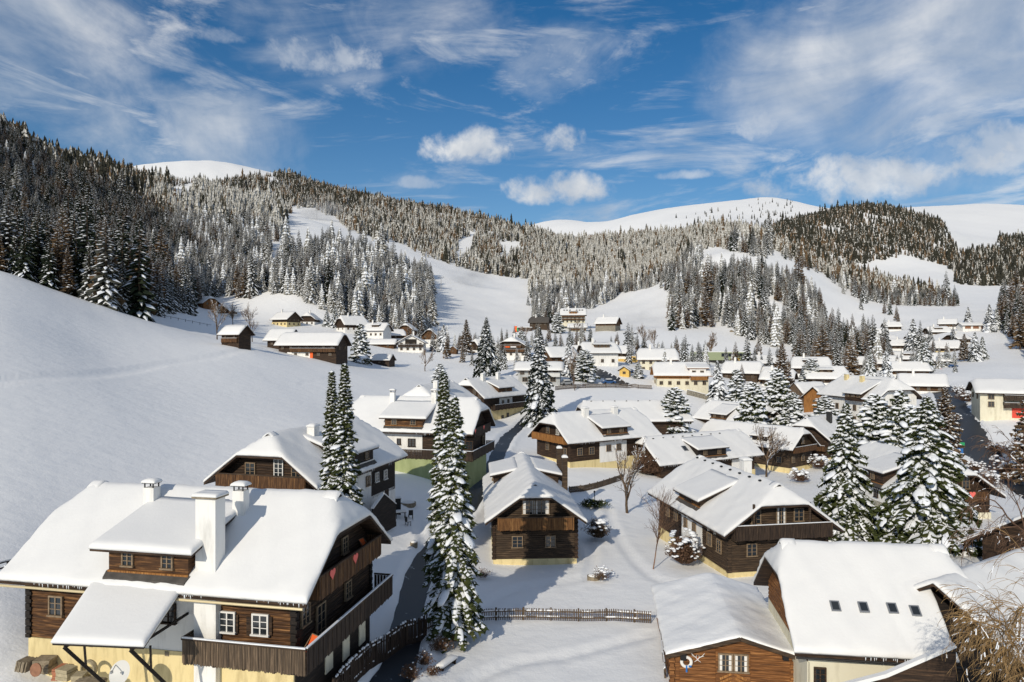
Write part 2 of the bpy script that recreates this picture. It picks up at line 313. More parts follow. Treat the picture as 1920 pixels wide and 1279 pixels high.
def bumps(x,y,s=1.0):
    r=0
    for k,(fx,fy,a) in enumerate(((.11,.05,.30),(.07,-.13,.30),(.23,.19,.12),(-.31,.22,.09),(.53,.41,.05),(-.47,.66,.05),(1.1,.7,.02),(-.9,1.3,.02))): r=r+a*np.sin(fx*s*x+fy*s*y+PHS[k])
    return r
ROADS=[]   # (polyline [(x,y)], halfwidth, carve depth)
def polydist(X,Y,pl):
    best=np.full(X.shape,1e9)
    for (x0,y0),(x1,y1) in zip(pl[:-1],pl[1:]):
        dx,dy=x1-x0,y1-y0; t=np.clip(((X-x0)*dx+(Y-y0)*dy)/(dx*dx+dy*dy+1e-9),0,1); best=np.minimum(best,np.hypot(X-x0-t*dx,Y-y0-t*dy))
    return best
HPRE=None
def make_ground(roadspecs):
    global HZ,HPRE
    ev=build_terrain(); PX,DD=np.meshgrid(PXS,DS); X=(PX-CX)/F*DD; Y=DD
    Z=ZB+ev(PX,DD).reshape(PX.shape)*DD
    amp=np.clip((DD-40)/200,.20,1)*np.where(DD>500,2.2,1); Z=Z+bumps(X,Y)*.35*amp+np.where(DD>300,bumps(X,Y,.12)*np.clip((DD-300)/300,0,4),0)
    HZ=Z.copy(); HPRE=Z.copy()
    for spec,hw,dep,bank in roadspecs:
        pl=[]
        for s in spec:
            p=hit(*s) if len(s)==2 else at(s[0],s[2]) ; pl.append((p.x,p.y))
        q=[];
        for i in range(len(pl)-1):
            p0=pl[max(i-1,0)];p1=pl[i];p2=pl[i+1];p3=pl[min(i+2,len(pl)-1)]
            for k in range(6):
                t=k/6; q.append(tuple(.5*((2*b)+(-a+c)*t+(2*a-5*b+4*c-d)*t*t+(-a+3*b-3*c+d)*t**3) for a,b,c,d in zip(p0,p1,p2,p3)))
        q.append(pl[-1]); ROADS.append((q,hw))
        d=polydist(X,Y,q); s=np.clip((d-hw)/.5,0,1); s=s*s*(3-2*s)
        Z=Z-dep*(1-s)+bank*np.exp(-((d-hw-.75)/.45)**2)*(1+.6*np.sin(3.1*X+2.3*Y)*np.sin(1.7*Y))
    HZ=Z
    ny,nx=Z.shape; V=np.stack([X,Y,Z],-1).reshape(-1,3)
    me=bpy.data.meshes.new('ground'); me.vertices.add(len(V)); me.vertices.foreach_set('co',V.ravel())
    j,i=np.meshgrid(np.arange(ny-1),np.arange(nx-1),indexing='ij'); a=(j*nx+i).ravel(); q=np.stack([a,a+1,a+nx+1,a+nx],-1)
    me.loops.add(q.size); me.loops.foreach_set('vertex_index',q.ravel()); me.polygons.add(len(q)); me.polygons.foreach_set('loop_start',np.arange(len(q))*4)
    me.polygons.foreach_set('use_smooth',np.ones(len(q),bool)); me.update(); me.materials.append(MAT['snow'])
    tag(ob('ground',me),kind='structure')
def ribbon(name,pl,hw,m,dz,lat=5,label=None,kind='structure'):
    V=[];Fs=[]
    # resample
    pts=[Vector((*pl[0],0))]
    for p in pl[1:]:
        p=Vector((*p,0)); L=(p-pts[-1]).length; n=max(1,int(L/.9)); a=pts[-1].copy()
        for k in range(1,n+1): pts.append(a.lerp(p,k/n))
    for i,p in enumerate(pts):
        d=(pts[min(i+1,len(pts)-1)]-pts[max(i-1,0)]).normalized(); r=Vector((d.y,-d.x,0)); w=hw*(1+.05*math.sin(i*.7)+.04*math.sin(i*1.9+1))
        for k in range(lat):
            q=p+r*w*(2*k/(lat-1)-1); V.append((q.x,q.y,gz(q.x,q.y)+dz))
    for i in range(len(pts)-1):
        for k in range(lat-1): a=i*lat+k; Fs.append((a,a+1,a+lat+1,a+lat))
    o=ob(name,mesh_from(name,V,Fs,m,smooth=True)); return tag(o,label,kind=kind)
# ---------------------------------------------------------------- houses
def wob(x,y,s): return .5*math.sin(1.3*x+.7*y+s)+.3*math.sin(-.9*x+1.9*y+2*s)+.2*math.sin(3.1*x-2.3*y+3*s)
def grid_solid(us,vs,top,bot):
    nu,nv=len(us),len(vs); V=[];Fs=[]
    for u in us:
        for v in vs: V.append(top(u,v))
    n=nu*nv
    for u in us:
        for v in vs: V.append(bot(u,v))
    for i in range(nu-1):
        for j in range(nv-1):
            a=i*nv+j; Fs.append((a,a+nv,a+nv+1,a+1)); Fs.append((n+a,n+a+1,n+a+nv+1,n+a+nv))
    for i in range(nu-1):
        a=i*nv; Fs.append((a,n+a,n+a+nv,a+nv)); a=i*nv+nv-1; Fs.append((a,a+nv,n+a+nv,n+a))
    for j in range(nv-1):
        a=j; Fs.append((a,a+1,n+a+1,n+a)); a=(nu-1)*nv+j; Fs.append((a,n+a,n+a+1,a+1))
    return V,Fs
def spaced(a,b,step,edge=True):
    n=max(2,int(round((b-a)/step))); l=[a+(b-a)*i/n for i in range(n+1)]
    if edge: l=[a,a+.06,a+.16,a+.30]+[x for x in l if a+.42<x<b-.42]+[b-.30,b-.16,b-.06,b]
    return l
WINC={}
def window_mesh(w,h,style):
    k=(round(w,2),round(h,2),style)
    if k in WINC: return WINC[k]
    fm={'wood':'window_frame','white':'window_white','dark':'log_dark'}[style.split('_')[0]]
    f=MB(); t=.09
    f.box(-w/2-t,w/2+t,-.12,.0,h/2,h/2+t); f.box(-w/2-t-.05,w/2+t+.05,-.19,.0,-h/2-t,-h/2)
    f.box(-w/2-t,-w/2,-.12,0,-h/2,h/2); f.box(w/2,w/2+t,-.12,0,-h/2,h/2)
    if w>.45: f.box(-.035,.035,-.115,0,-h/2,h/2)
    rows=2 if h<1.5 else 3
    if w>.45:
        for r in range(1,rows+1): z=-h/2+h*r/(rows+1); f.box(-w/2,-.035,-.10,-.002,z-.018,z+.018); f.box(.035,w/2,-.10,-.002,z-.018,z+.018)
    g=MB(); g.box(-w/2,w/2,-.075,-.004,-h/2,h/2)
    c=None
    if 'curtain' in style:
        c=MB(); c.box(-w/2,-w/2+w*.22,-.09,-.076,-h/2,h/2); c.box(w/2-w*.22,w/2,-.09,-.076,-h/2,h/2); c=c.mesh('curtain','curtain')
    r=(f.mesh('window',fm),g.mesh('pane','glass'),c); WINC[k]=r; return r
class House:
    def __init__(s,name,label,cat,P,zb,og=1.3,oe=1.1,T=.33,wall='log_dark',group=None,step=.45,vo=0.0,snow='snow_roof',deck='log_dark',gablet=(1,1),anchor=True,notch=None):
        s.notch=notch
        s.x,s.y,s.ze,s.rot,s.L,s.W,s.pit,s.hf,s.di=P; s.zb=zb; s.og=og; s.oe=oe; s.T=T; s.vo=vo; s.step=step
        s.r=math.radians(s.rot); s.e=empty(name,(s.x,s.y,zb),s.r,label,cat,group)
        s.t=math.tan(math.radians(s.pit)); s.zr=s.ze+s.W/2*s.t-zb; s.zel=s.ze-zb
        s.zh=s.zel+s.hf*(s.zr-s.zel); s.wm=wall; s.wl=s.L/2-og; s.ww=s.W/2-oe; s.snowm=snow; s.deckm=deck
        s.c,s.sn=math.cos(s.r),math.sin(s.r)
        s.roof(); s.body()
        if s.hf<.95 and step<.9:
            for k,sg in enumerate((-1,1)):
                if gablet[k]: s.gablet(sg)
    def loc(s,p): dx,dy=p[0]-s.x,p[1]-s.y; return Vector((dx*s.c+dy*s.sn,-dx*s.sn+dy*s.c,p[2]-s.zb))
    def world(s,p): return Vector((s.x+p[0]*s.c-p[1]*s.sn,s.y+p[0]*s.sn+p[1]*s.c,p[2]+s.zb))
    def ray(s,px,py):
        o=s.loc((0,0,CZ)); d=s.loc(((px-CX)/F,1,CZ-(py-CY)/F))-o; return o,d
    def on_v(s,px,py,v): o,d=s.ray(px,py); return o+d*((v-o.y)/d.y)
    def on_u(s,px,py,u): o,d=s.ray(px,py); return o+d*((u-o.x)/d.x)
    def on_z(s,px,py,z): o,d=s.ray(px,py); return o+d*((z-o.z)/d.z)
    def on_roof(s,px,py,side,dz=0):   # side -1 front slope, +1 back slope ; z=zr-|v-vo| t + dz
        o,d=s.ray(px,py); k=-side  # v-vo = side*m ; z=zr-side*(v-vo)*t
        t=(s.zr+dz-side*(o.y-s.vo)*s.t-o.z)/(d.z+side*d.y*s.t); return o+d*t
    def h(s,u,v):
        a=s.zr-abs(v-s.vo)*s.t
        if s.hf<.95: a=min(a,s.zh+(s.L/2-abs(u))*(s.zr-s.zh)/s.di)
        return a
    def hs(s,u,v,k=.30):   # rounded version for the snow
        a=s.zr-math.sqrt((v-s.vo)**2+.06)*s.t
        if s.hf<.95:
            b=s.zh+(s.L/2-abs(u))*(s.zr-s.zh)/s.di; hh=max(k-abs(a-b),0)/k; a=min(a,b)-hh*hh*k*.25
        return a
    def cut(s,u,v): return u*s.notch[1] if (s.notch and u>0 and v<s.notch[0]) else u
    def roof(s):
        T=s.T; L2,W2=s.L/2,s.W/2; sd=s.x*1.7+s.y
        us=spaced(-L2,L2,s.step,s.step<.9); vs_=spaced(-W2,W2,s.step,s.step<.9)
        if s.step>=.9 and s.hf<.95: us=sorted(set(us+[-L2+s.di,L2-s.di]))
        vs_=sorted(set([round(v,4) for v in vs_]+[round(s.vo,4)]))
        def top(u,v):
            d=min(L2-abs(u),W2-abs(v)); q=min(d/.38,1); e=math.sqrt(max(0,1-(1-q)**2)); uu,vv=u,v
            z=s.hs(u,v)-T*(1-e)*.62+(.06*wob(u*.9,v*.9,sd)+.035*wob(u*2.3,v*2.3,sd+2))*min(1,d/.5)+.025*wob(u*4,v*4,sd)
            if d<.2:
                j=.03+.07*wob(2.6*u,2.6*v,sd+1); uu=u+(j if abs(abs(u)-L2)<.2 else 0)*(1 if u>0 else -1); vv=v+(j if abs(abs(v)-W2)<.2 else 0)*(1 if v>0 else -1)
            return (s.cut(uu,v),vv,z)
        V,Fs=grid_solid(us,vs_,top,lambda u,v:(s.cut(u,v),v,s.h(u,v)-T))
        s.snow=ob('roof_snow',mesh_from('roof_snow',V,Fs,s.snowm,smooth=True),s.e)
        k=.05
        def dk(z): return lambda u,v:(s.cut(u,v)*(1-k/L2),v*(1-k/W2),s.h(u,v)-T-z)
        V,Fs=grid_solid(us[3:-3] if s.step<.9 and 0 else us,vs_,dk(.01),dk(.20))
        s.deck=ob('roof',mesh_from('roof',V,Fs,s.deckm),s.e)
        s.under=T+.21
        if s.step<.5:
            R=random.Random(int(sd*10)); m=MB()
            for q in (-1,1):
                u=-L2+.3
                while u<L2-.3:
                    u+=abs(R.gauss(.12,.2))+.04
                    if math.sin(u*.9+sd)+R.uniform(-.6,.6)<.1: continue
                    l=R.uniform(.08,.42); w=.012+.035*l; z=s.h(u,q*W2)-T-.02; v=q*(W2-.06); m.add([(u-w,v-w,z),(u+w,v-w,z),(u,v+w,z),(u,v,z-l)],[(0,3,1),(1,3,2),(2,3,0)])
            if m.V: tag(m.ob('icicles','ice',s.e),kind='stuff')
    def gablet(s,sg):
        w=.62; tn=s.t*.97; l0=s.L/2-s.di-.5; l1=s.L/2-s.di+.42; zt=s.zr+.0
        us=[l0,l0+.3,l1-.35,l1-.2,l1-.08,l1]; vv=[-w,-w*.9,-w*.7,-w*.35,0,w*.35,w*.7,w*.9,w]
        def top(a,b):
            d=min(l1-a,(w-abs(b))*1.2); q=min(1,d/.25); return (sg*a,s.vo+b,zt-math.sqrt(b*b+.03)*tn-.17*(1-math.sqrt(max(0,1-(1-q)**2))))
        V,Fs=grid_solid(us,vv,top,lambda a,b:(sg*a,s.vo+b,zt-abs(b)*tn-.24)); ob('gablet_snow',mesh_from('gablet_snow',V,Fs,s.snowm,smooth=True),s.e)
        g=MB(); a=sg*(l1-.06); b=sg*(l1-.55)
        x0,x1=min(a,b),max(a,b)
        V=[];zb_=zt-.28-w*tn-.10
        for x in (x0,x1): V+=[(x,s.vo-w,zb_),(x,s.vo+w,zb_),(x,s.vo,zt-.26)]
        g.add(V,[(0,2,1),(3,4,5),(0,1,4,3),(1,2,5,4),(2,0,3,5)]); g.ob('roof_vent','log_black',s.e)
    def prof(s,u):   # wall profile across at station u (list of (v,z)), under the roof
        un=s.under; w=s.ww; zc=s.h(u,s.vo)-un; pts=[(-w,-2.5),(w,-2.5)]
        zl=s.zr-abs(w-s.vo)*s.t-un; pts.append((w,min(zl,zc)))
        m=(s.zr-un-zc)/s.t
        if m>.05 and m<w: pts+= [(s.vo+m,zc),(s.vo-m,zc)]
        else: pts.append((s.vo,zc))
        zl2=s.zr-abs(-w-s.vo)*s.t-un; pts.append((-w,min(zl2,zc))); return pts
    def half(s,u,z):  # half width of the wall at height z
        zc=s.h(u,s.vo)-s.under
        if z>zc: return 0
        return min(s.ww,(s.zr-s.under-z)/s.t)
    def body(s):
        m=MB(); A=s.prof(-s.wl); n=len(A); V=[(-s.wl,v,z) for v,z in A]+[(s.wl,v,z) for v,z in A]
        m.add(V,[tuple(range(n)),tuple(reversed(range(n,2*n)))]+[(i,n+i,n+(i+1)%n,(i+1)%n) for i in range(n)]); s.wall=m.ob('wall',s.wm,s.e)
    # facade frames ------------------------------------------------
    def fm(s,side,a,z,out=0.0):
        if side=='F': X,Y,o=Vector((1,0,0)),Vector((0,1,0)),Vector((a,-s.ww-out,z))
        elif side=='B': X,Y,o=Vector((-1,0,0)),Vector((0,-1,0)),Vector((-a,s.ww+out,z))
        elif side=='L': X,Y,o=Vector((0,-1,0)),Vector((1,0,0)),Vector((-s.wl-out,-a,z))
        else: X,Y,o=Vector((0,1,0)),Vector((-1,0,0)),Vector((s.wl+out,a,z))
        M=Matrix(((X.x,Y.x,0,o.x),(X.y,Y.y,0,o.y),(0,0,1,o.z),(0,0,0,1))); return M
    def fpx(s,side,px,py,out=0.0):
        if side=='F': p=s.on_v(px,py,-s.ww-out); return p.x,p.z
        if side=='B': p=s.on_v(px,py,s.ww+out); return -p.x,p.z
        if side=='L': p=s.on_u(px,py,-s.wl-out); return -p.y,p.z
        p=s.on_u(px,py,s.wl+out); return p.y,p.z
    def win(s,side,a,z,w=.8,h=1.0,style='wood',out=.09,name='window'):
        f,g,c=window_mesh(w,h,style); o=ob(name,f,s.e,mw=s.fm(side,a,z,out)); ob('pane',g,o)
        if c: ob('curtain',c,o)
        return o
    def winpx(s,side,px,py,w=.8,h=1.0,style='wood',out=.09): a,z=s.fpx(side,px,py,out); return s.win(side,a,z,w,h,style,out)
    def panel(s,side,a0,a1,z0,z1,m,th=.06,name='plaster_wall',out=0.0):
        b=MB(); b.box(a0,a1,-th,.05,z0,z1); return b.ob(name,m,s.e,mw=s.fm(side,0,0,out))
    def logs(s,side,a0,a1,z0,z1,m,ch=.22,th=.09,gable=False):
        """log courses, one mesh shared per length"""
        z=z0; k=0; n=max(1,int(round((z1-z0)/ch))); ch=(z1-z0)/n; cache={}
        for i in range(n):
            z=z0+i*ch; b0,b1=a0,a1
            if gable:
                hw=s.half(-s.wl if side=='L' else s.wl,z+ch*.6)
                if hw<.25: break
                v0=s.vo*(-1 if side=='L' else 1); b0,b1=max(a0,v0-hw),min(a1,v0+hw)
            ln=round(b1-b0,2)
            if ln not in cache:
                mb=MB(); h2=ch*.96; prof=[(0,0),(-th*.55,.0),(-th,.28*h2),(-th,.72*h2),(-th*.55,h2),(0,h2)]
                V=[(-ln/2,y,zz) for y,zz in prof]+[(ln/2,y,zz) for y,zz in prof]; q=len(prof)
                mb.add(V,[tuple(range(q)),tuple(reversed(range(q,2*q)))]+[(j,q+j,q+(j+1)%q,(j+1)%q) for j in range(q)]); cache[ln]=mb.mesh('log',m)
            o=ob('log',cache[ln],s.e,mw=s.fm(side,(b0+b1)/2,z,.0))
    def plinth(s,h,m,out=.12,drop=2.5):
        b=MB(); x,y=s.wl+out,s.ww+out; b.box(-x,x,-y,y,-drop,h); return b.ob('plinth',m,s.e)
    def posts(s,z0,z1,m='log_black',w=.28,which=('LF','RF','LB','RB')):
        me=None
        for c in which:
            x=(-1 if c[0]=='L' else 1)*(s.wl+.02); y=(-1 if c[1]=='F' else 1)*(s.ww+.02)
            if me is None:
                b=MB(); n=max(2,int((z1-z0)/.22)); hh=(z1-z0)/n
                for i in range(n):
                    k=.0 if i%2 else .05; b.box(-w/2-.05+k,w/2+.05-k,-w/2-k,w/2+k,i*hh,i*hh+hh*.9)
                me=b.mesh('corner_logs',m)
            ob('corner_logs',me,s.e,loc=(x,y,z0))
    def balcony(s,side,a0,a1,z,dep=1.2,hr=1.0,bm='board_brown',rail='log_grey',pieces=False,bw=.14,snow=True,ends=(1,1),drop=.22,rails=False):
        mw=s.fm(side,0,0,0); f=MB(); f.box(a0,a1,-dep,0,z-.16,z); 
        n=max(2,int((a1-a0)/1.5))
        for i in range(n+1): a=a0+.1+(a1-a0-.2)*i/n; f.box(a-.07,a+.07,-dep+.02,0.0,z-.36,z-.16)
        fl=f.ob('balcony_floor',rail,s.e,mw=mw)
        r=MB(); r.box(a0-.03,a1+.03,-dep-.09,-dep+.05,z+hr,z+hr+.09); r.box(a0,a1,-dep+.0,-dep+.07,z+.12,z+.2)
        for i,e in enumerate(ends):
            if e: a=(a0,a1)[i]; q=-1 if i==0 else 1; x0,x1=sorted((a,a+q*.12)); r.box(x0,x1,-dep+.05,0,z+hr,z+hr+.09)
        r.ob('balcony_rail',rail,s.e,mw=mw)
        if snow:
            q=MB(); q.box(a0,a1,-dep-.08,-dep+.04,z+hr+.09,z+hr+.15); q.ob('rail_snow','snow_tree',s.e,mw=mw)
        bh=hr-.05+drop
        if pieces:
            me=[]
            for k in range(4):
                b=MB(); d=.02*k; b.add([(-bw/2,-.03,-drop-d),(0,-.03,-drop-d-.06),(bw/2,-.03,-drop-d),(bw/2,-.03,hr-.02),(-bw/2,-.03,hr-.02),(-bw/2,0,-drop-d),(0,0,-drop-d-.06),(bw/2,0,-drop-d),(bw/2,0,hr-.02),(-bw/2,0,hr-.02)],
                    [(0,1,2,3,4),(9,8,7,6,5),(0,5,6,1),(1,6,7,2),(2,7,8,3),(3,8,9,4),(4,9,5,0)]); me.append(b.mesh('board',bm))
            n=int((a1-a0)/(bw+.012))
            for i in range(n):
                a=a0+(i+.5)*(a1-a0)/n; ob('board',me[(i*7+i//3)%4],s.e,mw=mw@Matrix.Translation((a,-dep-.01-.012*((i*5)%3),z)))
        else:
            b=MB(); n=int((a1-a0)/(bw+.03))
            for i in range(n):
                a=a0+(i+.5)*(a1-a0)/n; d=.02*((i*5)%3); b.box(a-bw/2,a+bw/2,-dep-.035-d*.5,-dep-.0-d*.5,z-drop-d,z+hr-.02)
            tag(b.ob('balcony_boards',bm,s.e,mw=mw),kind='stuff')
        e=MB()
        for i,en in enumerate(ends):
            if en:
                a=(a0,a1)[i]; nn=int(dep/(bw+.03))
                for k in range(nn): y=-dep+(k+.5)*dep/nn; x0,x1=sorted((a,a+(-.035 if i==0 else .035))); e.box(x0,x1,y-bw/2,y+bw/2,z-drop,z+hr-.02)
        if e.V: tag(e.ob('balcony_end_boards',bm,s.e,mw=mw),kind='stuff')
    def chimney(s,px,py,ytop,side=-1,w=.9,d=.9,m='plaster_white',style='cap',uv=None,hgt=None):
        p=s.on_roof(px,py,side); u,v=(p.x,p.y) if uv is None else uv
        if uv is None: v+=d/2*(-side)
        zb_=s.h(max(-s.L/2,min(s.L/2,u)),v)-1.2
        if hgt is None: q=s.on_v(px,ytop,v-d/2) if abs(s.sn)<.7 else s.on_u(px,ytop,u); zt=q.z
        else: zt=s.h(u,v)+hgt
        b=MB(); b.box(u-w/2,u+w/2,v-d/2,v+d/2,zb_,zt)
        o=b.ob('chimney',m,s.e)
        c=MB()
        if style=='tall':
            c.box(u-w/2-.14,u+w/2+.14,v-d/2-.14,v+d/2+.14,zt,zt+.10); c.ob('chimney_cap','stone',o)
            q=MB(); 
            for (x0,x1,y0,y1) in ((-.16,.16,-.16,.12),): pass
            ws=w/2+.15; ds=d/2+.15
            V,Fs=grid_solid([u-ws,u-ws+.08,u-ws*.4,u,u+ws*.4,u+ws-.08,u+ws],[v-ds,v-ds+.08,v-ds*.4,v,v+ds*.4,v+ds-.08,v+ds],lambda a,b_:(a,b_,zt+.10+.22*min(1,(.05+min(ws-abs(a-u),ds-abs(b_-v)))/.16)*(1-.55*max(0,1-max(abs(a-u)/ws,abs(b_-v)/ds)*1.4))),lambda a,b_:(a,b_,zt+.10))
            ob('chimney_snow',mesh_from('chimney_snow',V,Fs,'snow_roof',smooth=True),o)
        elif style=='cap':
            for sx in (-1,1):
                for sy in (-1,1): c.box(u+sx*w*.4-.03,u+sx*w*.4+.03,v+sy*d*.4-.03,v+sy*d*.4+.03,zt,zt+.26)
            c.box(u-w*.62,u+w*.62,v-d*.55,v+d*.55,zt+.26,zt+.30); c.ob('chimney_cap','metal_dark',o)
            ws,ds=w*.66,d*.6; L=[-1,-.9,-.6,-.2,.2,.6,.9,1]
            V,Fs=grid_solid([u+ws*k for k in L],[v+ds*k for k in L],lambda a,b_:(a,b_,zt+.30+.26*math.sqrt(max(0.02,1-.96*max(abs((a-u)/ws)**2.4,abs((b_-v)/ds)**2.4)))),lambda a,b_:(a,b_,zt+.30))
            ob('chimney_snow',mesh_from('chimney_snow',V,Fs,'snow_roof',smooth=True),o)
        else:
            ws,ds=w*.58,d*.58; L=[-1,-.9,-.5,0,.5,.9,1]
            V,Fs=grid_solid([u+ws*k for k in L],[v+ds*k for k in L],lambda a,b_:(a,b_,zt+.01+.34*math.sqrt(max(0.03,1-.95*max(abs((a-u)/ws)**2.6,abs((b_-v)/ds)**2.6)))),lambda a,b_:(a,b_,zt+.01))
            ob('chimney_snow',mesh_from('chimney_snow',V,Fs,'snow_roof',smooth=True),o)
        return o
    def dormer(s,side,u0,u1,vf,z0,zf,pitch=14,wall='log_brown',wins=2,ws=.6,over=.45,T=.3,sill='board_orange',style='wood',ho=.5,skirt='roof_sheet'):
        """shed dormer on the front (side=-1) or back (+1) slope: front wall at |v|=vf, from z0 (roof) to zf"""
        tn=math.tan(math.radians(pitch)); vr=vf
        if pitch!=6: tn=max(.12,(s.zr-.9*s.t-.05-zf)/(vf-.9)); zf=zf
        for _ in range(60):  # where the dormer roof meets the main one
            z=zf+(vf-vr)*tn
            if s.zr-vr*s.t>=z-.03: break
            vr-=.12
        vr=max(vr,.1); m=MB()
        poly=[(vf,z0-.8),(vf,zf-T-.12),(vr,zf+(vf-vr)*tn-T-.12),(vr,z0-.8)]
        V=[(u0,side*v,z) for v,z in poly]+[(u1,side*v,z) for v,z in poly]
        m.add(V,[(0,1,2,3),(7,6,5,4)]+[(i,4+i,4+(i+1)%4,(i+1)%4) for i in range(4)]); m.ob('dormer',wall,s.e)
        a0,a1,b1,b0=u0-over,u1+over,vf+ho,vr
        us=spaced(a0,a1,.5); vv=spaced(b0,b1,.45); vv=[b0]+[x for x in vv if x>b0+.35]
        sd=u0*3.1
        def zz(v): return zf+(vf-v)*tn
        def top(u,v):
            d=min(u-a0,a1-u,b1-v); q=min(max(d,0)/.3,1); e=math.sqrt(max(0,1-(1-q)**2)); return (u,side*v,zz(v)-T*(1-e)*.6+.03*wob(u,v,sd))
        V,Fs=grid_solid(us,vv,top,lambda u,v:(u,side*v,zz(v)-T)); 
        ob('dormer_snow',mesh_from('dormer_snow',V,Fs,s.snowm,smooth=True),s.e)
        k=MB(); k.hexa([(a0+.04,side*b0,zz(b0)-T-.14),(a1-.04,side*b0,zz(b0)-T-.14),(a1-.04,side*(b1-.05),zz(b1)-T-.14),(a0+.04,side*(b1-.05),zz(b1)-T-.14),(a0+.04,side*b0,zz(b0)-T-.01),(a1-.04,side*b0,zz(b0)-T-.01),(a1-.04,side*(b1-.05),zz(b1)-T-.01),(a0+.04,side*(b1-.05),zz(b1)-T-.01)])
        k.ob('dormer_roof',s.deckm,s.e)
        if sill:
            k=MB(); y0,y1=sorted((side*vf,side*(vf+.10))); k.box(u0-.03,u1+.03,y0,y1,z0-.02,z0+.08); k.ob('dormer_sill',sill,s.e)
            # bare strip of roofing left below the dormer where no snow holds
            k=MB(); zs=lambda v:s.zr-abs(v)*s.t
            P=[(u0-.15,side*(vf+.02),zs(vf+.02)-.12),(u1+.15,side*(vf+.02),zs(vf+.02)-.12),(u1+.05,side*(vf+.42),zs(vf+.42)-.1),(u0-.05,side*(vf+.42),zs(vf+.42)-.1)]
            k.hexa(P+[(a,b,c+.16) for a,b,c in P]); k.ob('roof_flashing',skirt,s.e)
        f='F' if side<0 else 'B'
        for i in range(wins):
            a=u0+(u1-u0)*(i+.5)/wins; a=a if side<0 else -a
            zc=(z0+zf-T-.12)/2+.04; s.win(f,a,zc,ws,min(.75,(zf-T-z0)*.6),style,vf-s.ww+.0)
        return vr
    def dpx(s,side,c0,c1,e,pitch=14,**k):
        p=s.on_roof(*c0,side); q=s.on_roof(*c1,side); vf=(abs(p.y)+abs(q.y))/2; u0,u1=sorted((p.x,q.x)); z0=s.zr-vf*s.t
        ho=k.get('ho',.5); ze=s.on_v(*e,side*(vf+ho)).z; zf=ze+ho*math.tan(math.radians(pitch)); zf=min(max(zf,z0+1.1),z0+2.3)
        return s.dormer(side,u0,u1,vf,z0,zf,pitch,**k)
    def guards(s,n,u0,u1,side=-1,vd=.7):
        b=MB(); b.hexa([(-.16,-.1,-.05),(.16,-.1,-.05),(.16,.1,-.05),(-.16,.1,-.05),(-.12,-.1,.10),(.12,-.1,.10),(.16,.1,.05),(-.16,.1,.05)]); me=b.mesh('snow_guard','metal_dark')
        for i in range(n):
            u=u0+(u1-u0)*i/(n-1); v=s.vo+side*vd; ob('snow_guard',me,s.e,loc=(u,v,s.h(u,v)+.03),rot=(side*-.0,0,0))
    def shutters(s,side,px,py,w=.35,h=1.0):
        a,z=s.fpx(side,px,py); b=MB(); b.box(-w/2,w/2,-.17,-.12,-h/2,h/2); b.ob('shutter','log_dark',s.e,mw=s.fm(side,a,z,.0))
def simple_house(name,label,cat,px,py,D,rot,L,Wd,wallh,pit=34,hf=.62,di=1.2,wall='log_dark',base=None,baseh=0,group=None,wins=(),chim=1,T=.35,over=1.15,snow='snow_roof',bal=None,balm='board_dark',gz_=None,deck='log_dark',dorm=None,winstyle='wood'):
    """a house further off: base pixel of its middle, distance, heading, size; still with roof, snow, walls, windows, chimney"""
    wallh=wallh*.76; baseh=baseh*.76; wins=[(a,n,z*.76,w*.9,h*.85) for a,n,z,w,h in wins if n]; bal=[(a,b,c,z*.76,d) for a,b,c,z,d in (bal or ())]
    x=(px-CX)/F*D; zb=(CZ-(py-CY)/F*D) if gz_ is None else gz_
    W_=Wd+2*over; t=math.tan(math.radians(pit)); ze=zb+wallh-over*t+.21+T
    H=House(name,label,cat,(x,D,ze,rot,L+2*over,W_,pit,hf,di),zb,og=over,oe=over,T=T,wall=wall,group=group,step=1.0,snow=snow,deck=deck)
    if base: 
        b=MB(); b.box(-H.wl-.08,H.wl+.08,-H.ww-.08,H.ww+.08,-3,baseh); b.ob('ground_floor',base,H.e)
    for (side,n,z,w,h) in wins:
        ln=H.wl if side in 'FB' else H.ww
        for i in range(n): H.win(side,-ln+2*ln*(i+.5)/n,z,w,h,winstyle,.09)
    for b in (bal or ()):
        side,f0,f1,z,dep=b; ln=H.wl if side in 'FB' else H.ww; H.balcony(side,f0*ln,f1*ln,z,dep,.9,balm,'log_dark',bw=.25)
    for i in range(chim):
        H.chimney(0,0,0,side=-1,uv=((-.35+.5*i)*H.L*.5,-.8),hgt=1.5,w=.7,d=.7,style='round')
    return H
# ---------------------------------------------------------------- the village houses
SITES={'H1':(-18.77,44.39,5.6),'H2':(-20.38,73.9,7.0),'H3':(-13.76,103.88,8.1),'H4':(-15.4,145.2,10.5),'H5':(-5.66,178.57,7.2),'H6':(14.82,126.95,4.9),'H7':(33.26,130.66,1.6),
 'H8':(53.03,154.96,-.6),'H9':(70.19,162.39,.4),'H10':(60.7,190.85,2.0),'H11':(23.52,74.99,3.3),'H12':(14.46,50.28,3.3),'H13':(22.33,45.37,4.2),'C':(1.81,83.22,2.4),'H15':(53.14,95.21,4.0),'H18':(88.98,177.22,6.2)}
for k,(x,y,z) in SITES.items(): ANCH.append((x,y,z))
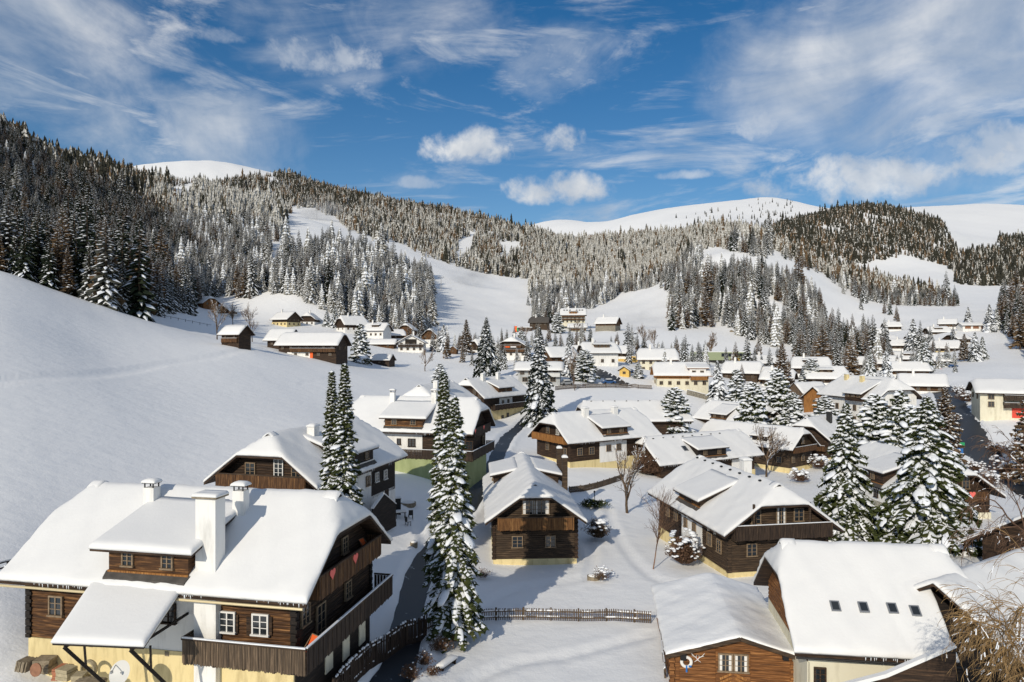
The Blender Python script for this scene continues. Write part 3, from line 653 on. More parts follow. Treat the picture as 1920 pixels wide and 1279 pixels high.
# further houses: base pixel, distance -> site
FAR=dict(granary=(443,647,205),farm=(588,668,232),farm_annex=(531,655,240),l3=(385,579,410),l3b=(424,592,400),l4=(537,611,390),l5=(581,609,405),l6=(660,620,385),l7=(708,631,372),l8=(720,652,340),l9=(773,658,330),l10=(808,641,380),l10b=(764,630,405),shed=(717,684,262),hut=(851,662,325),rest=(963,667,315),dark=(1012,613,480),hotel=(1075,606,515),wing=(1083,624,498),brown=(1140,615,470),white=(1122,681,262),blue=(1012,716,215),redg=(1048,686,245),y1=(1232,696,265),y2=(1276,722,228),kiosk=(1172,704,238),lift=(1350,684,385),b23=(1393,712,272),b23b=(1440,708,266),barn=(1515,757,216),barn2=(1545,762,203),
 r1=(1520,705,290),r2=(1546,722,262),r3=(1700,682,390),r4=(1690,657,440),r5=(1645,634,500),r6=(1722,648,450),r7=(1772,664,420),r8=(1757,630,490),r9=(1700,706,300),r10=(1728,738,232),r11=(1776,616,500),r12=(1660,648,470),garage=(1824,617,480),modern=(1890,775,168),l16=(1575,625,560))
for k,(px,py,D) in FAR.items(): ANCH.append(((px-CX)/F*D,D,CZ-(py-CY)/F*D))
PATH=[(700,1330),(748,1240),(766,1160),(778,1100),(803,1040),(845,985),(890,930),(920,880),(938,842),(958,812),(985,785),(1010,770)]
DRIVE=[(905,880),(880,915),(868,945)]
ROADR=[(2010,960),(1895,884),(1838,848),(1808,800),(1785,760),(1765,728),(1725,712),(1690,706)]
ROADM=[(1168,722),(1128,700),(1098,690)]
TRAILS=[[(905,1140),(960,1108),(1040,1092),(1100,1082),(1110,1040),(1095,1000)],[(1290,1095),(1230,1085),(1180,1040),(1150,985),(1140,950)],[(760,930),(775,960),(790,1000),(800,1030)],[(880,1279),(960,1245),(1060,1230),(1160,1205),(1215,1190)],[(560,720),(640,705),(720,700),(800,712)],[(1230,745),(1180,760),(1120,752),(1060,742)]]
TRACK=[(-60,722),(150,704),(300,684),(420,664),(500,655)]
make_ground([(PATH,1.1,.28,.16),(DRIVE,1.5,.15,.1),(ROADR,3.3,.2,.35),(ROADM,3.2,.2,.3),(TRACK,1.3,.22,.07)]+[(t,.28,.16,.05) for t in TRAILS])
for (q,hw),nm,m in zip(ROADS,('path','driveway','road','lane','snow_track'),('path_asphalt','path_asphalt','road_asphalt','road_asphalt','snow')):
    if nm!='snow_track': ribbon(nm,q,hw+.05,m,.035,7 if hw>2 else 5)
def heart(parent,M,sz=.3):
    n=20; pl=[]
    for i in range(n):
        t=2*math.pi*i/n; pl.append((sz*.062*16*math.sin(t)**3,sz*.062*(13*math.cos(t)-5*math.cos(2*t)-2*math.cos(3*t)-math.cos(4*t))))
    b=MB(); b.prism(pl[::-1],-.035,0); return b.ob('heart','heart_pink',parent,mw=M)
def deck_chair(loc,rz,label):
    e=empty('deck_chair',loc,rz,label,'chair'); f=MB()
    for s in (-1,1):
        f.beam((s*.27,-.45,.05),(s*.27,.35,1.0),.04,.04); f.beam((s*.27,.5,.02),(s*.27,-.35,.45),.04,.04)
    f.beam((-.27,-.45,.06),(.27,-.45,.06),.04,.04); f.beam((-.27,.35,1.0),(.27,.35,1.0),.04,.04); f.ob('frame','window_frame',e)
    c=MB(); pts=[(-.38,.36),(-.15,.26),(.05,.45),(.2,.72),(.34,.98)]
    for (y0,z0),(y1,z1) in zip(pts[:-1],pts[1:]): c.hexa([(-.25,y0,z0-.015),(.25,y0,z0-.015),(.25,y1,z1-.015),(-.25,y1,z1-.015),(-.25,y0,z0+.015),(.25,y0,z0+.015),(.25,y1,z1+.015),(-.25,y1,z1+.015)])
    c.ob('seat_cloth','orange_cloth',e); return e
# --- H1: big chalet by the camera
G='chalets of the village'
H=H1=House('chalet','large chalet with yellow ground floor, tall white chimney and snow-laden lean-to roof','house',(-18.77,44.39,12.01,-11.46,19.15,12.07,36.0,.61,1.34),5.6,og=1.25,oe=1.05,wall='log_dark',T=.36,step=.36)
zl=H.fpx('F',80,1195)[1]; ytop=H.zel-.9
ca=H.fpx('F',182,1140)[0]; cb=H.fpx('F',412,1150)[0]; ztop=H.h(0,-H.ww)-H.under+.15
H.panel('F',-H.wl-.02,H.wl+.02,-2.5,zl,'plaster_yellow',.14,'ground_floor_wall')
H.panel('F',ca,cb,zl,ztop,'plaster_white',.10,'plaster_wall')
H.logs('F',-H.wl,ca-.02,zl,ztop,'log_brown',.21); H.logs('F',cb+.02,H.wl,zl,ztop,'log_brown',.21)
H.logs('R',-H.ww,H.ww,zl,H.h(H.wl,0)-H.under-.02,'log_dark',.22,gable=True); H.logs('L',-H.ww,H.ww,zl,ztop,'log_brown',.22)
H.panel('R',-H.ww,H.ww,-2.5,zl,'log_black',.08,'ground_floor_wall'); H.panel('L',-H.ww-.1,H.ww,-2.5,zl,'plaster_yellow',.12,'ground_floor_wall')
H.posts(zl,ztop,'log_black',.3,('LF','RF','RB'))
H.winpx('F',106,1136,.75,1.0,'wood',.12); H.winpx('F',427,1166,.8,1.0,'white',.12); H.winpx('F',489,1171,.8,1.0,'white',.12); H.winpx('F',317,1150,.75,.95,'dark',.13)
for px in (445,470,508): H.shutters('F',px,1168 if px<460 else 1172,.3,1.0)
for (px,py,w,h) in ((616,1228,.95,1.9),(648,1206,.95,1.9),(678,1179,.95,1.9)):
    a,z=H.fpx('R',px,py,.1); b=MB(); b.box(-w/2,w/2,-.06,0,-h/2,h/2); b.box(w/2-.14,w/2-.08,-.10,-.06,-.1,.05); b.ob('door','plaster_cream',H.e,mw=H.fm('R',a,z,.10))
zf=H.fpx('F',450,1209,1.25)[1]-1.0; a0=H.fpx('F',342,1205,1.25)[0]
H.balcony('F',a0,H.wl+1.3,zf,1.25,1.0,'board_grey','log_grey',pieces=True,ends=(1,0))
H.balcony('R',-H.ww-1.2,H.ww+.9,zf,1.3,1.0,'board_dark','log_grey',pieces=True,ends=(0,1),bw=.17)
zu=H.fpx('R',652,1047,1.1)[1]-1.0
H.balcony('R',-H.ww+.7,H.ww-.5,zu,1.05,1.0,'board_brown','log_dark',pieces=True,bw=.17,snow=False)
for px,py in ((623,1075),(666,1046)):
    a,z=H.fpx('R',px,py,1.12); heart(H.e,H.fm('R',a,z,1.13),.34)
for px,py,w,h in ((651,1106,.7,.95),(571,1152,.75,1.0),(645,1022,.6,.9),(600,1165,.9,1.9)): H.winpx('R',px,py,w,h,'wood',.12)
a,z=H.fpx('R',560,1188,.6); p=H.world((H.wl+.7,-H.ww+.35,zf+.02)); deck_chair(p,math.radians(-40),'folded orange deck chair at the balcony corner of the large chalet')
p=H.world((H.wl+.5,H.ww-1.7,zu+.02)); deck_chair(p,math.radians(70),'red deck chair in shade on the upper heart balcony')
H.dpx(-1,(205,1069),(352,1082),(270,1024),16,wall='log_brown',wins=2,ws=.55,over=.7,sill='board_orange',T=.34,ho=.7)
H.chimney(385,1072,935,w=1.22,d=.9,style='tall'); H.chimney(278,950,915,w=.72,d=.62); H.chimney(446,968,921,w=.72,d=.62)
g=MB(); g.tube([(-H.L/2+.1,-H.W/2-.05,H.zel-.62),(ca+.3,-H.W/2-.05,H.zel-.62)],.075,8); g.ob('gutter','gutter',H.e); g=MB(); g.tube([(cb-1.9,-H.W/2-.05,H.zel-.62),(H.L/2-.2,-H.W/2-.05,H.zel-.62)],.075,8); g.ob('gutter','gutter',H.e)
# plaster pier under the tall chimney
b=MB(); c=H.fpx('F',385,1150,.5)[0]; b.box(c-.66,c+.66,-H.ww-.55,-H.ww,-2.5,zl+3.2); b.ob('chimney_pier','plaster_white',H.e)
# lean-to roof towards the yard with snow, struts
TL=H.on_v(171,1086,-H.W/2+.25); TR=H.on_v(338,1102,-H.W/2+.25); BL=H.on_v(95,1196,-H.W/2-3.4); BR=H.on_v(270,1203,-H.W/2-3.4)
def leanto(H,TL,TR,BL,BR,T,m='snow_roof'):
    def f(i,j):
        return (TL*(1-i)+TR*i)*(1-j)+(BL*(1-i)+BR*i)*j
    ks=[0,.02,.05,.1]+[x/14 for x in range(2,13)]+[.9,.95,.98,1]
    def top(i,j):
        p=f(i,j); d=min(i,1-i)*6; d=min(d,(1-j)*5); q=min(d/.3,1); e=math.sqrt(max(0,1-(1-q)**2)); return (p.x,p.y,p.z-T*(1-e)*.6+.02*wob(p.x,p.y,3))
    V,Fs=grid_solid(ks,ks,top,lambda i,j:tuple(f(i,j)-Vector((0,0,T)))); ob('lean_to_snow',mesh_from('lean_to_snow',V,Fs,m,smooth=True),H.e)
    k=MB(); P=[f(.01,0),f(.99,0),f(.99,.985),f(.01,.985)]; k.hexa([p-Vector((0,0,T+.14)) for p in P]+[p-Vector((0,0,T+.01)) for p in P]); k.ob('lean_to_roof','log_black',H.e)
leanto(H,TL,TR,BL,BR,.28)
for pa,pb,pc in (((148,1206),(200,1290),.15),((284,1206),(345,1290),.86)):
    q=(BL*(1-pc)+BR*pc)-Vector((0,0,.45)); w=Vector((q.x+1.25,-H.ww-1.2,q.z-4.6)); b=MB(); b.beam(q,w,.13,.16); b.beam(q.lerp(w,.3),q+Vector((.7,.5,.05)),.1,.1); b.beam(q,Vector((q.x,-H.ww,q.z+.2)),.1,.12); b.ob('strut','log_black',H.e)
# wall vents
for px,py in ((170,1209),(313,1226)):
    a,z=H.fpx('F',px,py,.15); b=MB(); b.box(-.13,.13,-.03,0,-.13,.13); b.ob('wall_vent','stone',H.e,mw=H.fm('F',a,z,.14))
# --- H2
H=H2=House('chalet','chalet with wide dark gable balcony and an orange deck chair, above the big snowy roof','house',(-20.38,73.9,12.59,74.84,19.83,11.89,37.1,.60,1.81),7.0,wall='log_dark',T=.34,step=.4,group=G)
zl=2.0; H.plinth(zl,'plaster_white',.1); zt=H.h(0,-H.ww)-H.under+.1; zbal=H.fpx('L',500,893,1.2)[1]-1.0
H.logs('L',-H.ww,H.ww,zl,H.h(-H.wl,0)-H.under,'log_dark',.24,gable=True)
H.panel('F',-H.wl,H.wl*.32,zl,zt,'plaster_white'); H.panel('F',H.wl*.32,H.wl+.02,zl-.3,zt,'log_black',.1,'log_wall')
H.balcony('L',-H.ww+.2,H.ww-.2,zbal,1.2,1.0,'board_brown','log_grey',bw=.17,pieces=True,snow=False)
for px,py,w,h,st in ((470,880,.9,1.1,'wood'),(523,878,.8,1.6,'white'),(556,882,.8,1.1,'wood')): H.winpx('L',px,py,w,h,st,.12)
for px,py in ((690,902),(706,895),(722,890)): H.winpx('F',px,py,.65,.9,'wood' if px<700 else 'white',.14)
b=MB(); a,z=H.fpx('F',725,935,.12); b.box(-.45,.45,-.05,0,-1,1); b.ob('door','log_dark',H.e,mw=H.fm('F',a,1.0,.12))
H.chimney(594,823,800,side=-1,w=1.0,d=.8,style='round')
H.dpx(-1,(645,880),(700,862),(690,838),12,wall='log_black',wins=2,sill='window_white')
p=H.world((-H.wl-.6,H.ww-1.2,zbal)); deck_chair(p,math.radians(170),'orange deck chair standing behind the balcony boards of the dark gable')
# covered stair at its far corner
b=MB(); A=H.on_v(682,952,-H.ww-2.0); B=H.on_v(735,972,-H.ww-2.0)
b.prism([(H.wl-9.5,-1.5),(H.wl-4.0,-1.5),(H.wl-4.0,.9),(H.wl-7.0,2.6),(H.wl-9.5,1.6)],-H.ww-2.05,-H.ww-1.9); b.ob('stair_wall','log_black',H.e)
b=MB(); b.prism([(H.wl-7.0,2.6),(H.wl-4.0,.9),(H.wl-4.0,1.0),(H.wl-7.0,2.72),(H.wl-9.5,1.72),(H.wl-9.5,1.6)][::-1],-H.ww-2.12,-H.ww-1.82); b.ob('stair_snow','snow_roof',H.e)
# --- H3
H=H3=House('chalet','chalet with green-painted basement and long brown dormer','house',(-13.76,103.88,13.31,-13.45,20.36,12.01,36.7,.62,1.49),8.1,wall='log_dark',T=.34,step=.45,group=G)
zt=H.h(0,-H.ww)-H.under+.1; zl=1.5
b=MB(); b.box(-H.wl-.5,H.wl+.1,-H.ww-1.3,H.ww+.1,-3.2,zl); b.ob('basement','plaster_green',H.e)
ca=H.fpx('F',792,830)[0]; H.panel('F',-H.wl,ca,zl,zt,'plaster_white')
H.winpx('F',772,830,.9,.95,'dark',.1); H.winpx('F',748,828,.4,.7,'dark',.1); H.winpx('F',880,835,.9,1.0,'dark',.1)
H.balcony('F',-H.wl+3.0,H.wl+1.2,zl+.1,1.35,.95,'board_dark','log_grey',bw=.18,ends=(1,0)); H.balcony('R',-H.ww-1.3,H.ww+.2,zl+.1,1.3,.95,'board_dark','log_grey',bw=.18,ends=(0,1))
zu=H.fpx('R',900,806,1.0)[1]-.5; H.balcony('R',-H.ww+.5,H.ww-.8,zu,1.0,.9,'board_dark','log_dark',bw=.18,snow=False)
for px,py in ((891,808),(907,801)): a,z=H.fpx('R',px,py,1.05); heart(H.e,H.fm('R',a,z,1.06),.34)
H.winpx('R',905,825,.7,1.0,'wood',.1)
H.dpx(-1,(721,799),(793,799),(755,780),15,wall='log_brown',wins=2,ws=.65,over=.7,sill='board_orange',ho=.6)
H.chimney(735,757,736,w=.7,d=.6); H.chimney(813,760,736,w=.7,d=.6)
# --- H4 behind H3
H=H4=House('chalet','chalet with half-hipped white gable peeping over the roof with twin small chimneys','house',(-15.4,145.2,13.35,71.67,18.74,12.09,35,.5,1.43),10.0,wall='log_dark',T=.34,step=.5,group=G)
H.plinth(1.0,'plaster_white'); H.chimney(822,738,716,side=-1,w=1.1,d=.9,style='round'); H.chimney(842,735,714,side=-1,w=1.1,d=.9,style='round')
H.win('L',0,4.2,.9,1.1); 
# --- H5
H=H5=House('chalet','chalet with yellow ground floor and two white chimneys beside a dark spruce','house',(-5.66,178.57,12.76,56.33,20.86,11.93,37.9,.64,.9),7.0,wall='log_dark',T=.34,step=.5,group=G)
zt=H.h(0,-H.ww)-H.under+.1; z1=2.6
b=MB(); b.box(-H.wl+1.5,H.wl+.1,-H.ww-.1,H.ww,-3,z1); b.ob('ground_floor','plaster_yellow',H.e)
ca,cb=H.fpx('F',936,755)[0],H.fpx('F',960,752)[0]; H.panel('F',ca,cb,z1,zt,'plaster_white',.12)
H.balcony('F',-H.wl+3,H.wl+.8,z1+.1,1.2,.95,'board_dark','log_dark',bw=.2)
for px,py in ((943,755),(953,753)): H.winpx('F',px,py,.6,1.0,'dark',.13)
for px,py,h in ((942,786,1.7),(952,778,.8),(964,783,1.7),(974,777,1.1)): H.winpx('F',px,py,.75,h,'dark',.12)
for px,py in ((890,735),(900,742)): H.winpx('L',px,py,.7,1.0,'wood',.1)
H.chimney(908,715,702,side=-1,w=1.0,d=.8,style='round'); H.chimney(936,713,700,side=-1,w=1.0,d=.8,style='round')
H.dpx(-1,(935,736),(960,733),(950,724),12,wall='log_brown',wins=1,sill=None)
# --- H6
H=H6=House('chalet','chalet with bright orange-brown balcony boards and white plaster middle between dark log ends','house',(14.82,126.95,9.16,32.26,20.96,12.0,37.1,.61,1.25),4.7,wall='log_dark',T=.34,step=.45,group=G)
H.plinth(.9,'plaster_yellow',.1); zt=H.h(0,-H.ww)-H.under+.1
ca,cb=H.fpx('F',1124,850)[0],H.fpx('F',1174,845)[0]; H.panel('F',ca,cb,.3,zt,'plaster_white',.12)
H.balcony('L',-H.ww+.1,H.ww-.1,H.fpx('L',1035,815,1.2)[1]-1.05,1.2,.95,'board_orange','log_hut',bw=.18,snow=False)
for px,py in ((1049,845),(1060,848),(1027,836)): H.winpx('L',px,py,.75,1.2,'wood',.1)
H.winpx('L',1028,806,.8,1.0,'wood',.1); H.winpx('L',1046,808,.6,1.2,'white',.1)
for px,py in ((1087,847),(1109,845)): H.winpx('F',px,py,.95,1.1,'wood',.1)
for px,py in ((1141,840),(1160,838)): H.winpx('F',px,py,.85,.95,'wood',.14)
H.chimney(1100,783,766,w=1.0,d=.8,style='round'); H.chimney(1155,778,764,w=1.0,d=.8,style='round')
H.dpx(-1,(1129,815),(1177,812),(1150,798),12,wall='log_dark',wins=2,sill='board_orange')
# --- H6b: low roof in front of the field
H=House('chalet','flat-lying sunlit white roof with a row of snow guards, behind the orange balcony chalet','house',(27.5,163,8.6,4,24.5,14,30,.62,1.3),5.2,wall='log_dark',T=.4,step=.6,group=G); H.guards(8,-9.5,9.5,-1,.6); H.win('F',0,1.2,.9,.9)
ANCH.append((21,163,5.2))
# --- H7
H=H7=House('chalet','chalet gable overgrown with brown leafless creeper','house',(33.26,130.66,4.94,28.97,25.07,10.97,37.7,.72,.96),1.4,wall='log_dark',T=.34,step=.45,group=G)
H.plinth(.6,'plaster_yellow',.1); H.guards(8,-10,6,-1,.8); H.dpx(-1,(1309,858),(1361,852),(1335,838),12,wall='log_black',wins=2,sill='board_orange',style='wood')
sk=H.on_roof(1284,841,-1,.03); b=MB(); b.box(-.5,.5,-.6,.6,-.05,.09); b.box(-.4,.4,-.5,.5,.085,.10,1); b.ob('skylight',['metal_grey','glass'],H.e,loc=sk,rot=(math.radians(H.pit),0,0))
ca,cb=H.fpx('F',1372,868)[0],H.fpx('F',1390,866)[0]; H.panel('F',ca,cb,-.5,3.0,'plaster_white',.2)
H.winpx('F',1404,872,.8,1.0,'wood',.1); H.win('L',0,5.2,.3,.9,'white')
H.chimney(0,0,0,uv=(1.5,-3.4),hgt=.6,w=.1,d=.1,style='round') if False else None
# --- H8
H=H8=House('chalet','chalet with carved gable balcony behind a round-crowned bare tree','house',(53.03,154.96,4.23,-51.51,24.03,10.99,36.3,.73,1.0),-.7,wall='log_grey',T=.34,step=.45,group=G)
H.plinth(.8,'plaster_yellow',.1); H.balcony('R',-H.ww,H.ww,H.fpx('R',1512,840,1.0)[1]-.5,1.1,.9,'board_brown','log_grey',bw=.2)
for px,py in ((1487,862),(1505,858)): H.winpx('R',px,py,.9,1.1,'wood',.1)
H.winpx('F',1461,862,1.0,1.1,'wood',.1); H.winpx('R',1505,826,.8,1.2,'wood',.1); H.dpx(-1,(1412,822),(1436,830),(1425,815),12,wall='log_black',wins=1,sill=None)
# --- H9
H=H9=House('chalet','dark-gabled chalet with grey metal flue, tucked behind the carved balcony chalet','house',(70.19,162.39,4.63,44.85,16.83,11.97,37.6,.62,1.6),.0,wall='log_dark',T=.34,step=.5,group=G)
H.plinth(.6,'plaster_yellow'); H.balcony('L',-H.ww+.3,H.ww-.3,2.3,1.1,.9,'board_brown','log_dark',bw=.2); H.win('L',-1.2,4.0,.8,1.1); H.win('L',1.2,4.0,.8,1.1)
H.chimney(0,0,0,uv=(1.0,-2.0),hgt=2.3,w=1.2,d=.9,m='metal_dark',style='round')
# --- H10
H=H10=House('chalet','chalet with a broad dormer and dark half-hipped gable among snowy pines','house',(60.7,190.85,5.25,-58.64,21.5,12.1,38.3,.64,1.25),1.6,wall='log_dark',T=.34,step=.5,group=G)
H.plinth(.5,'plaster_yellow'); H.dpx(-1,(1333,783),(1362,786),(1345,774),12,wall='log_dark',wins=2,sill='board_orange'); H.winpx('R',1442,784,.8,1.0,'wood',.1)
# --- H11
H=H11=House('chalet','log chalet with full-width gable balcony and shed dormer, beside a snow-capped bush','house',(23.52,74.99,7.99,99.66,19.65,11.99,35.55,.61,1.42),3.2,wall='log_grey',T=.34,step=.36,group=G)
zl=.75; H.plinth(zl,'plaster_yellow',.15); zt=H.h(0,H.ww)-H.under+.1
H.logs('L',-H.ww,H.ww,zl,H.h(-H.wl,0)-H.under,'log_grey',.22,gable=True)
b0=H.fpx('B',1318,975)[0]; b1=H.fpx('B',1280,955)[0]
lo,hi=sorted((b0,b1)); H.logs('B',hi,H.wl,zl,zt,'log_grey',.22); H.logs('B',-H.wl,lo,zl,zt,'log_dark',.22); H.panel('B',lo,hi,.0,zt,'plaster_white',.12)
H.posts(zl,zt,'log_grey',.3,('LF','LB'))
zb_=H.fpx('L',1465,985,1.2)[1]-1.0; H.balcony('L',-H.ww+.05,H.ww-.05,zb_,1.2,1.0,'board_dark','log_grey',bw=.16,pieces=True)
for px,py,w,h,st in ((1464,967,.8,1.6,'wood_curtain'),(1497,965,.85,1.1,'wood'),(1417,970,.8,1.1,'wood'),(1409,1031,.85,1.05,'wood')): H.winpx('L',px,py,w,h,st,.12)
b=MB()
for a in (-3.0,2.6): b.box(a-.09,a+.09,-1.15,-1.0,zb_+1.0,zb_+3.0)
b.ob('balcony_post','log_grey',H.e,mw=H.fm('L',0,0))
for px,py in ((1331,1011),(1349,1024)): H.winpx('B',px,py,.8,1.1,'wood',.12)
for px,py in ((1286,980),(1302,989)): H.winpx('B',px,py,.6,.8,'wood',.15)
for px,py in ((1253,958),(1268,966)): H.winpx('B',px,py,.7,1.0,'wood',.12)
H.dpx(1,(1273,932),(1313,952),(1290,925),12,wall='log_grey',wins=1,ws=1.6,style='dark',sill='board_orange',over=.6)
H.guards(8,-H.L/2+3.6,H.L/2-1.8,1,.55)
H.chimney(0,0,0,uv=(1.0,-1.8),hgt=1.7,w=1.0,d=.9,style='round') 
# --- C: chalet in the middle
H=HC=House('chalet','small dark log chalet with glazed gable alone in a snowy garden','house',(1.81,83.22,7.48,92.91,23.99,10.29,35.43,.69,1.37),2.4,og=1.2,oe=.95,wall='log_dark',T=.33,step=.36,group=G)
zl=.85; H.plinth(zl,'plaster_yellow',.08); zt=H.h(0,H.ww)-H.under+.1
H.logs('L',-H.ww,H.ww,zl,H.h(-H.wl,0)-H.under,'log_grey',.22,gable=True); H.posts(zl,zt,'log_dark',.3,('LF','LB'))
zb_=H.fpx('L',1005,971,1.15)[1]-.98; H.balcony('L',-H.ww+.35,H.ww-.35,zb_,1.15,.98,'board_mid','log_grey',bw=.16,pieces=True,snow=False)
H.winpx('L',992,951,1.25,1.35,'wood_curtain',.12); H.winpx('L',1015,951,1.5,1.35,'wood_curtain',.12)
H.winpx('L',970,1016,.95,1.05,'wood',.12); H.winpx('L',1032,1015,.9,1.05,'wood',.12)
for a,b_ in (((905,905),(905,935)),): pass
for sd in (-1,1): H.dormer(sd,2.2,H.L/2-2.6,3.9,H.zr-3.9*H.t,H.zr-3.9*H.t+1.45,14,wall='log_dark',wins=2,ws=.8,over=.6,sill=None)
for u,hh in ((1.6,2.3),(7.2,2.6)):
    H.chimney(0,0,0,uv=(u,-4.6),hgt=hh+1.4,w=.62,d=.62,m='log_grey',style='round')
# --- H15
H=H15=House('chalet','chalet with red heart on its carved balcony, half hidden by the biggest spruce','house',(53.14,95.21,6.96,94.63,19.51,12.03,35.65,.62,1.81),3.6,wall='log_dark',T=.34,step=.45,group=G)
H.plinth(.9,'plaster_cream',.1); H.panel('B',-H.wl,H.wl,-.5,H.h(0,H.ww)-H.under+.1,'plaster_white',.1)
zb_=H.fpx('L',1815,922,1.2)[1]-1.0; H.balcony('L',-H.ww+.2,H.ww-1.2,zb_,1.2,1.0,'board_brown','log_dark',bw=.18,snow=False)
a,z=H.fpx('L',1823,927,1.25); heart(H.e,H.fm('L',a,z,1.26),.42)
H.winpx('L',1822,951,.85,1.0,'wood',.1); H.winpx('L',1810,906,.8,1.3,'wood',.1); H.winpx('B',1643,925,.7,.9,'dark',.12)
H.dpx(1,(1622,895),(1652,912),(1636,878),12,wall='log_dark',wins=1,sill='board_orange',over=.8)
# --- H18
H=H18=House('guest_house','big white-walled guest house with yellow chimneys behind the tall spruces','house',(88.98,177.22,12.59,-74.34,20.78,13.66,36.17,.44,1.95),5.6,wall='plaster_white',T=.35,step=.6)
H.chimney(1585,713,702,w=.9,d=.8,m='plaster_yellow',style='round'); H.chimney(1614,720,705,w=.9,d=.8,m='plaster_yellow',style='round')
H.dpx(-1,(1583,745),(1616,746),(1600,735),8,wall='log_dark',wins=3,sill=None,ws=.9)
for a in (-7,-4,-1,2,5): H.win('F',a,4.2,.9,1.2); H.win('F',a,1.4,.9,1.2)
H.win('R',-2.5,4.3,1.0,1.6); H.win('R',2.5,4.3,1.0,1.6); H.balcony('R',-H.ww,H.ww,3.2,1.2,.95,'board_brown','log_hut',bw=.25)
# --- H12 hut
H=H12=House('log_hut','log hut with glazed double door and shallow snow roof by the fence','hut',(14.50,50.28,5.88,82.95,12.51,8.2,16.3,.99,.01),3.0,og=.55,oe=.45,wall='log_hut',T=.22,step=.36,vo=-.45,snow='snow')
zt=H.zr; H.logs('L',-H.ww,H.ww,-.4,H.zr-.5,'log_hut',.235,.11,gable=True); H.logs('B',-H.wl,H.wl,-.3,H.h(0,H.ww)-.5,'log_hut',.235)
H.posts(-.4,H.h(0,H.ww)-.5,'log_hut',.26,('LF','LB'))
for q in (-1,1):  # barge boards
    b=MB(); z0=H.zr-H.T-.08; v1=q*H.W/2; b.beam((-H.L/2-.02,H.vo,z0),(-H.L/2-.02,v1,z0-abs(v1-H.vo)*H.t),.06,.24); b.ob('barge_board','log_grey',H.e)
a,zc=H.fpx('L',1374,1244,.12)
d=MB(); d.box(-1.05,1.05,-.10,0,-2.4,.55); dd=d.ob('door_frame','log_hut',H.e,mw=H.fm('L',a,zc+.22,.08))
for sg in (-1,1):
    f,g,c=window_mesh(.72,.98,'wood_curtain'); w=ob('window',f,H.e,mw=H.fm('L',a+sg*.47,zc+.08,.19)); ob('pane',g,w); ob('curtain',c,w)
    for k in range(5):
        b=MB(); b.beam((sg*.1,-.02,-.25*k),(sg*.8,-.02,-.35-.25*k),.03,.14); b.ob('door_board','board_orange',H.e,mw=H.fm('L',a,zc-.62,.20))
for px in (1281,1473):
    a_,z_=H.fpx('L',px,1230,.3); b=MB(); b.box(-.17,.17,-.25,0,-.26,.24); b.box(-.05,.05,0,.2,-.05,.05); b.ob('loudspeaker','plastic_black',H.e,mw=H.fm('L',a_,z_,.14))
a_,z_=H.fpx('L',1287,1241,.2)
b=MB(); n=18; R,r=.30,.10
V=[(math.cos(t)*(R+r*math.cos(p)),-.0+r*.7*math.sin(p),math.sin(t)*(R+r*math.cos(p))) for t in [2*math.pi*i/n for i in range(n)] for p in [2*math.pi*j/8 for j in range(8)]]
b.add(V,[(i*8+j,((i+1)%n)*8+j,((i+1)%n)*8+(j+1)%8,i*8+(j+1)%8) for i in range(n) for j in range(8)]); tag(b.ob('wreath','window_white',None,mw=H.e.matrix_basis@H.fm('L',a_,z_,.22),smooth=True),'white ring wreath with blue ribbon hung on the log hut wall','wreath')
wr=bpy.data.objects['wreath']; b=MB(); b.box(-.05,.05,-.08,-.04,-.62,-.2); b.box(.12,.3,-.1,-.06,-.28,-.18); b.ob('ribbon','sign_blue',wr)
a_,z_=H.fpx('L',1308,1236,.2); e=MB()
for sg in (-1,1):
    e.tube([(0,-.05,-.05),(sg*.10,-.12,.12),(sg*.26,-.2,.24),(sg*.42,-.16,.42)],[.03,.03,.025,.012],6); e.tube([(sg*.10,-.12,.12),(sg*.06,-.22,.34)],[.02,.008],5); e.tube([(sg*.26,-.2,.24),(sg*.38,-.26,.27)],[.018,.007],5); e.tube([(0,-.05,-.05),(sg*.2,-.06,-.2)],[.025,.01],5)
o=e.ob('antlers','window_white',None,mw=H.e.matrix_basis@H.fm('L',a_,z_,.12)); tag(o,'pale deer antlers mounted on the log hut wall beside the wreath','antlers')
e=MB(); e.prism([(-.05,-.10),(.05,-.10),(.06,.04),(0,.07),(-.06,.04)],-.05,0); e.ob('skull_plate','red_paint',o)
# --- H13 cream house with skylights and its cross wing
H=H13=House('house','cream house with four roof windows in a broad snowy slope beside the hut','house',(22.33,45.37,7.93,-8.15,11.1,12.11,37.85,.66,.97),4.0,og=1.0,oe=.9,wall='log_black',T=.34,step=.34,notch=(-2.3,.56))
H.panel('F',-H.wl-.03,2.19,-3,H.h(0,-H.ww)-H.under+.1,'plaster_cream',.08,'plaster_wall'); H.panel('L',-H.ww,H.ww+.08,-3,2.79,'plaster_cream',.08,'plaster_wall')
H.panel('F',2.2,H.wl+.05,-1,3.9,'log_black',.08,'timber_wall')
H.logs('L',-H.ww,H.ww,2.8,H.h(-H.wl,0)-H.under,'log_hut',.26,gable=True)
sk=MB(); sk.box(-.27,.27,-.34,.34,-.25,.08); sk.box(-.19,.19,-.26,.26,.075,.09,1); me=sk.mesh('skylight',['metal_grey','glass'])
for px,py in ((1566,1137),(1619,1139),(1673,1141),(1716,1146)): q=H.on_roof(px,py,-1,.02); ob('skylight',me,H.e,loc=q,rot=(math.atan(H.t),0,0))
g=MB(); g.tube([(-H.L/2+.1,-H.W/2-.03,H.zel-.58),(H.L/2-.5,-H.W/2-.03,H.zel-.58)],.07,8); g.ob('gutter','metal_dark',H.e)
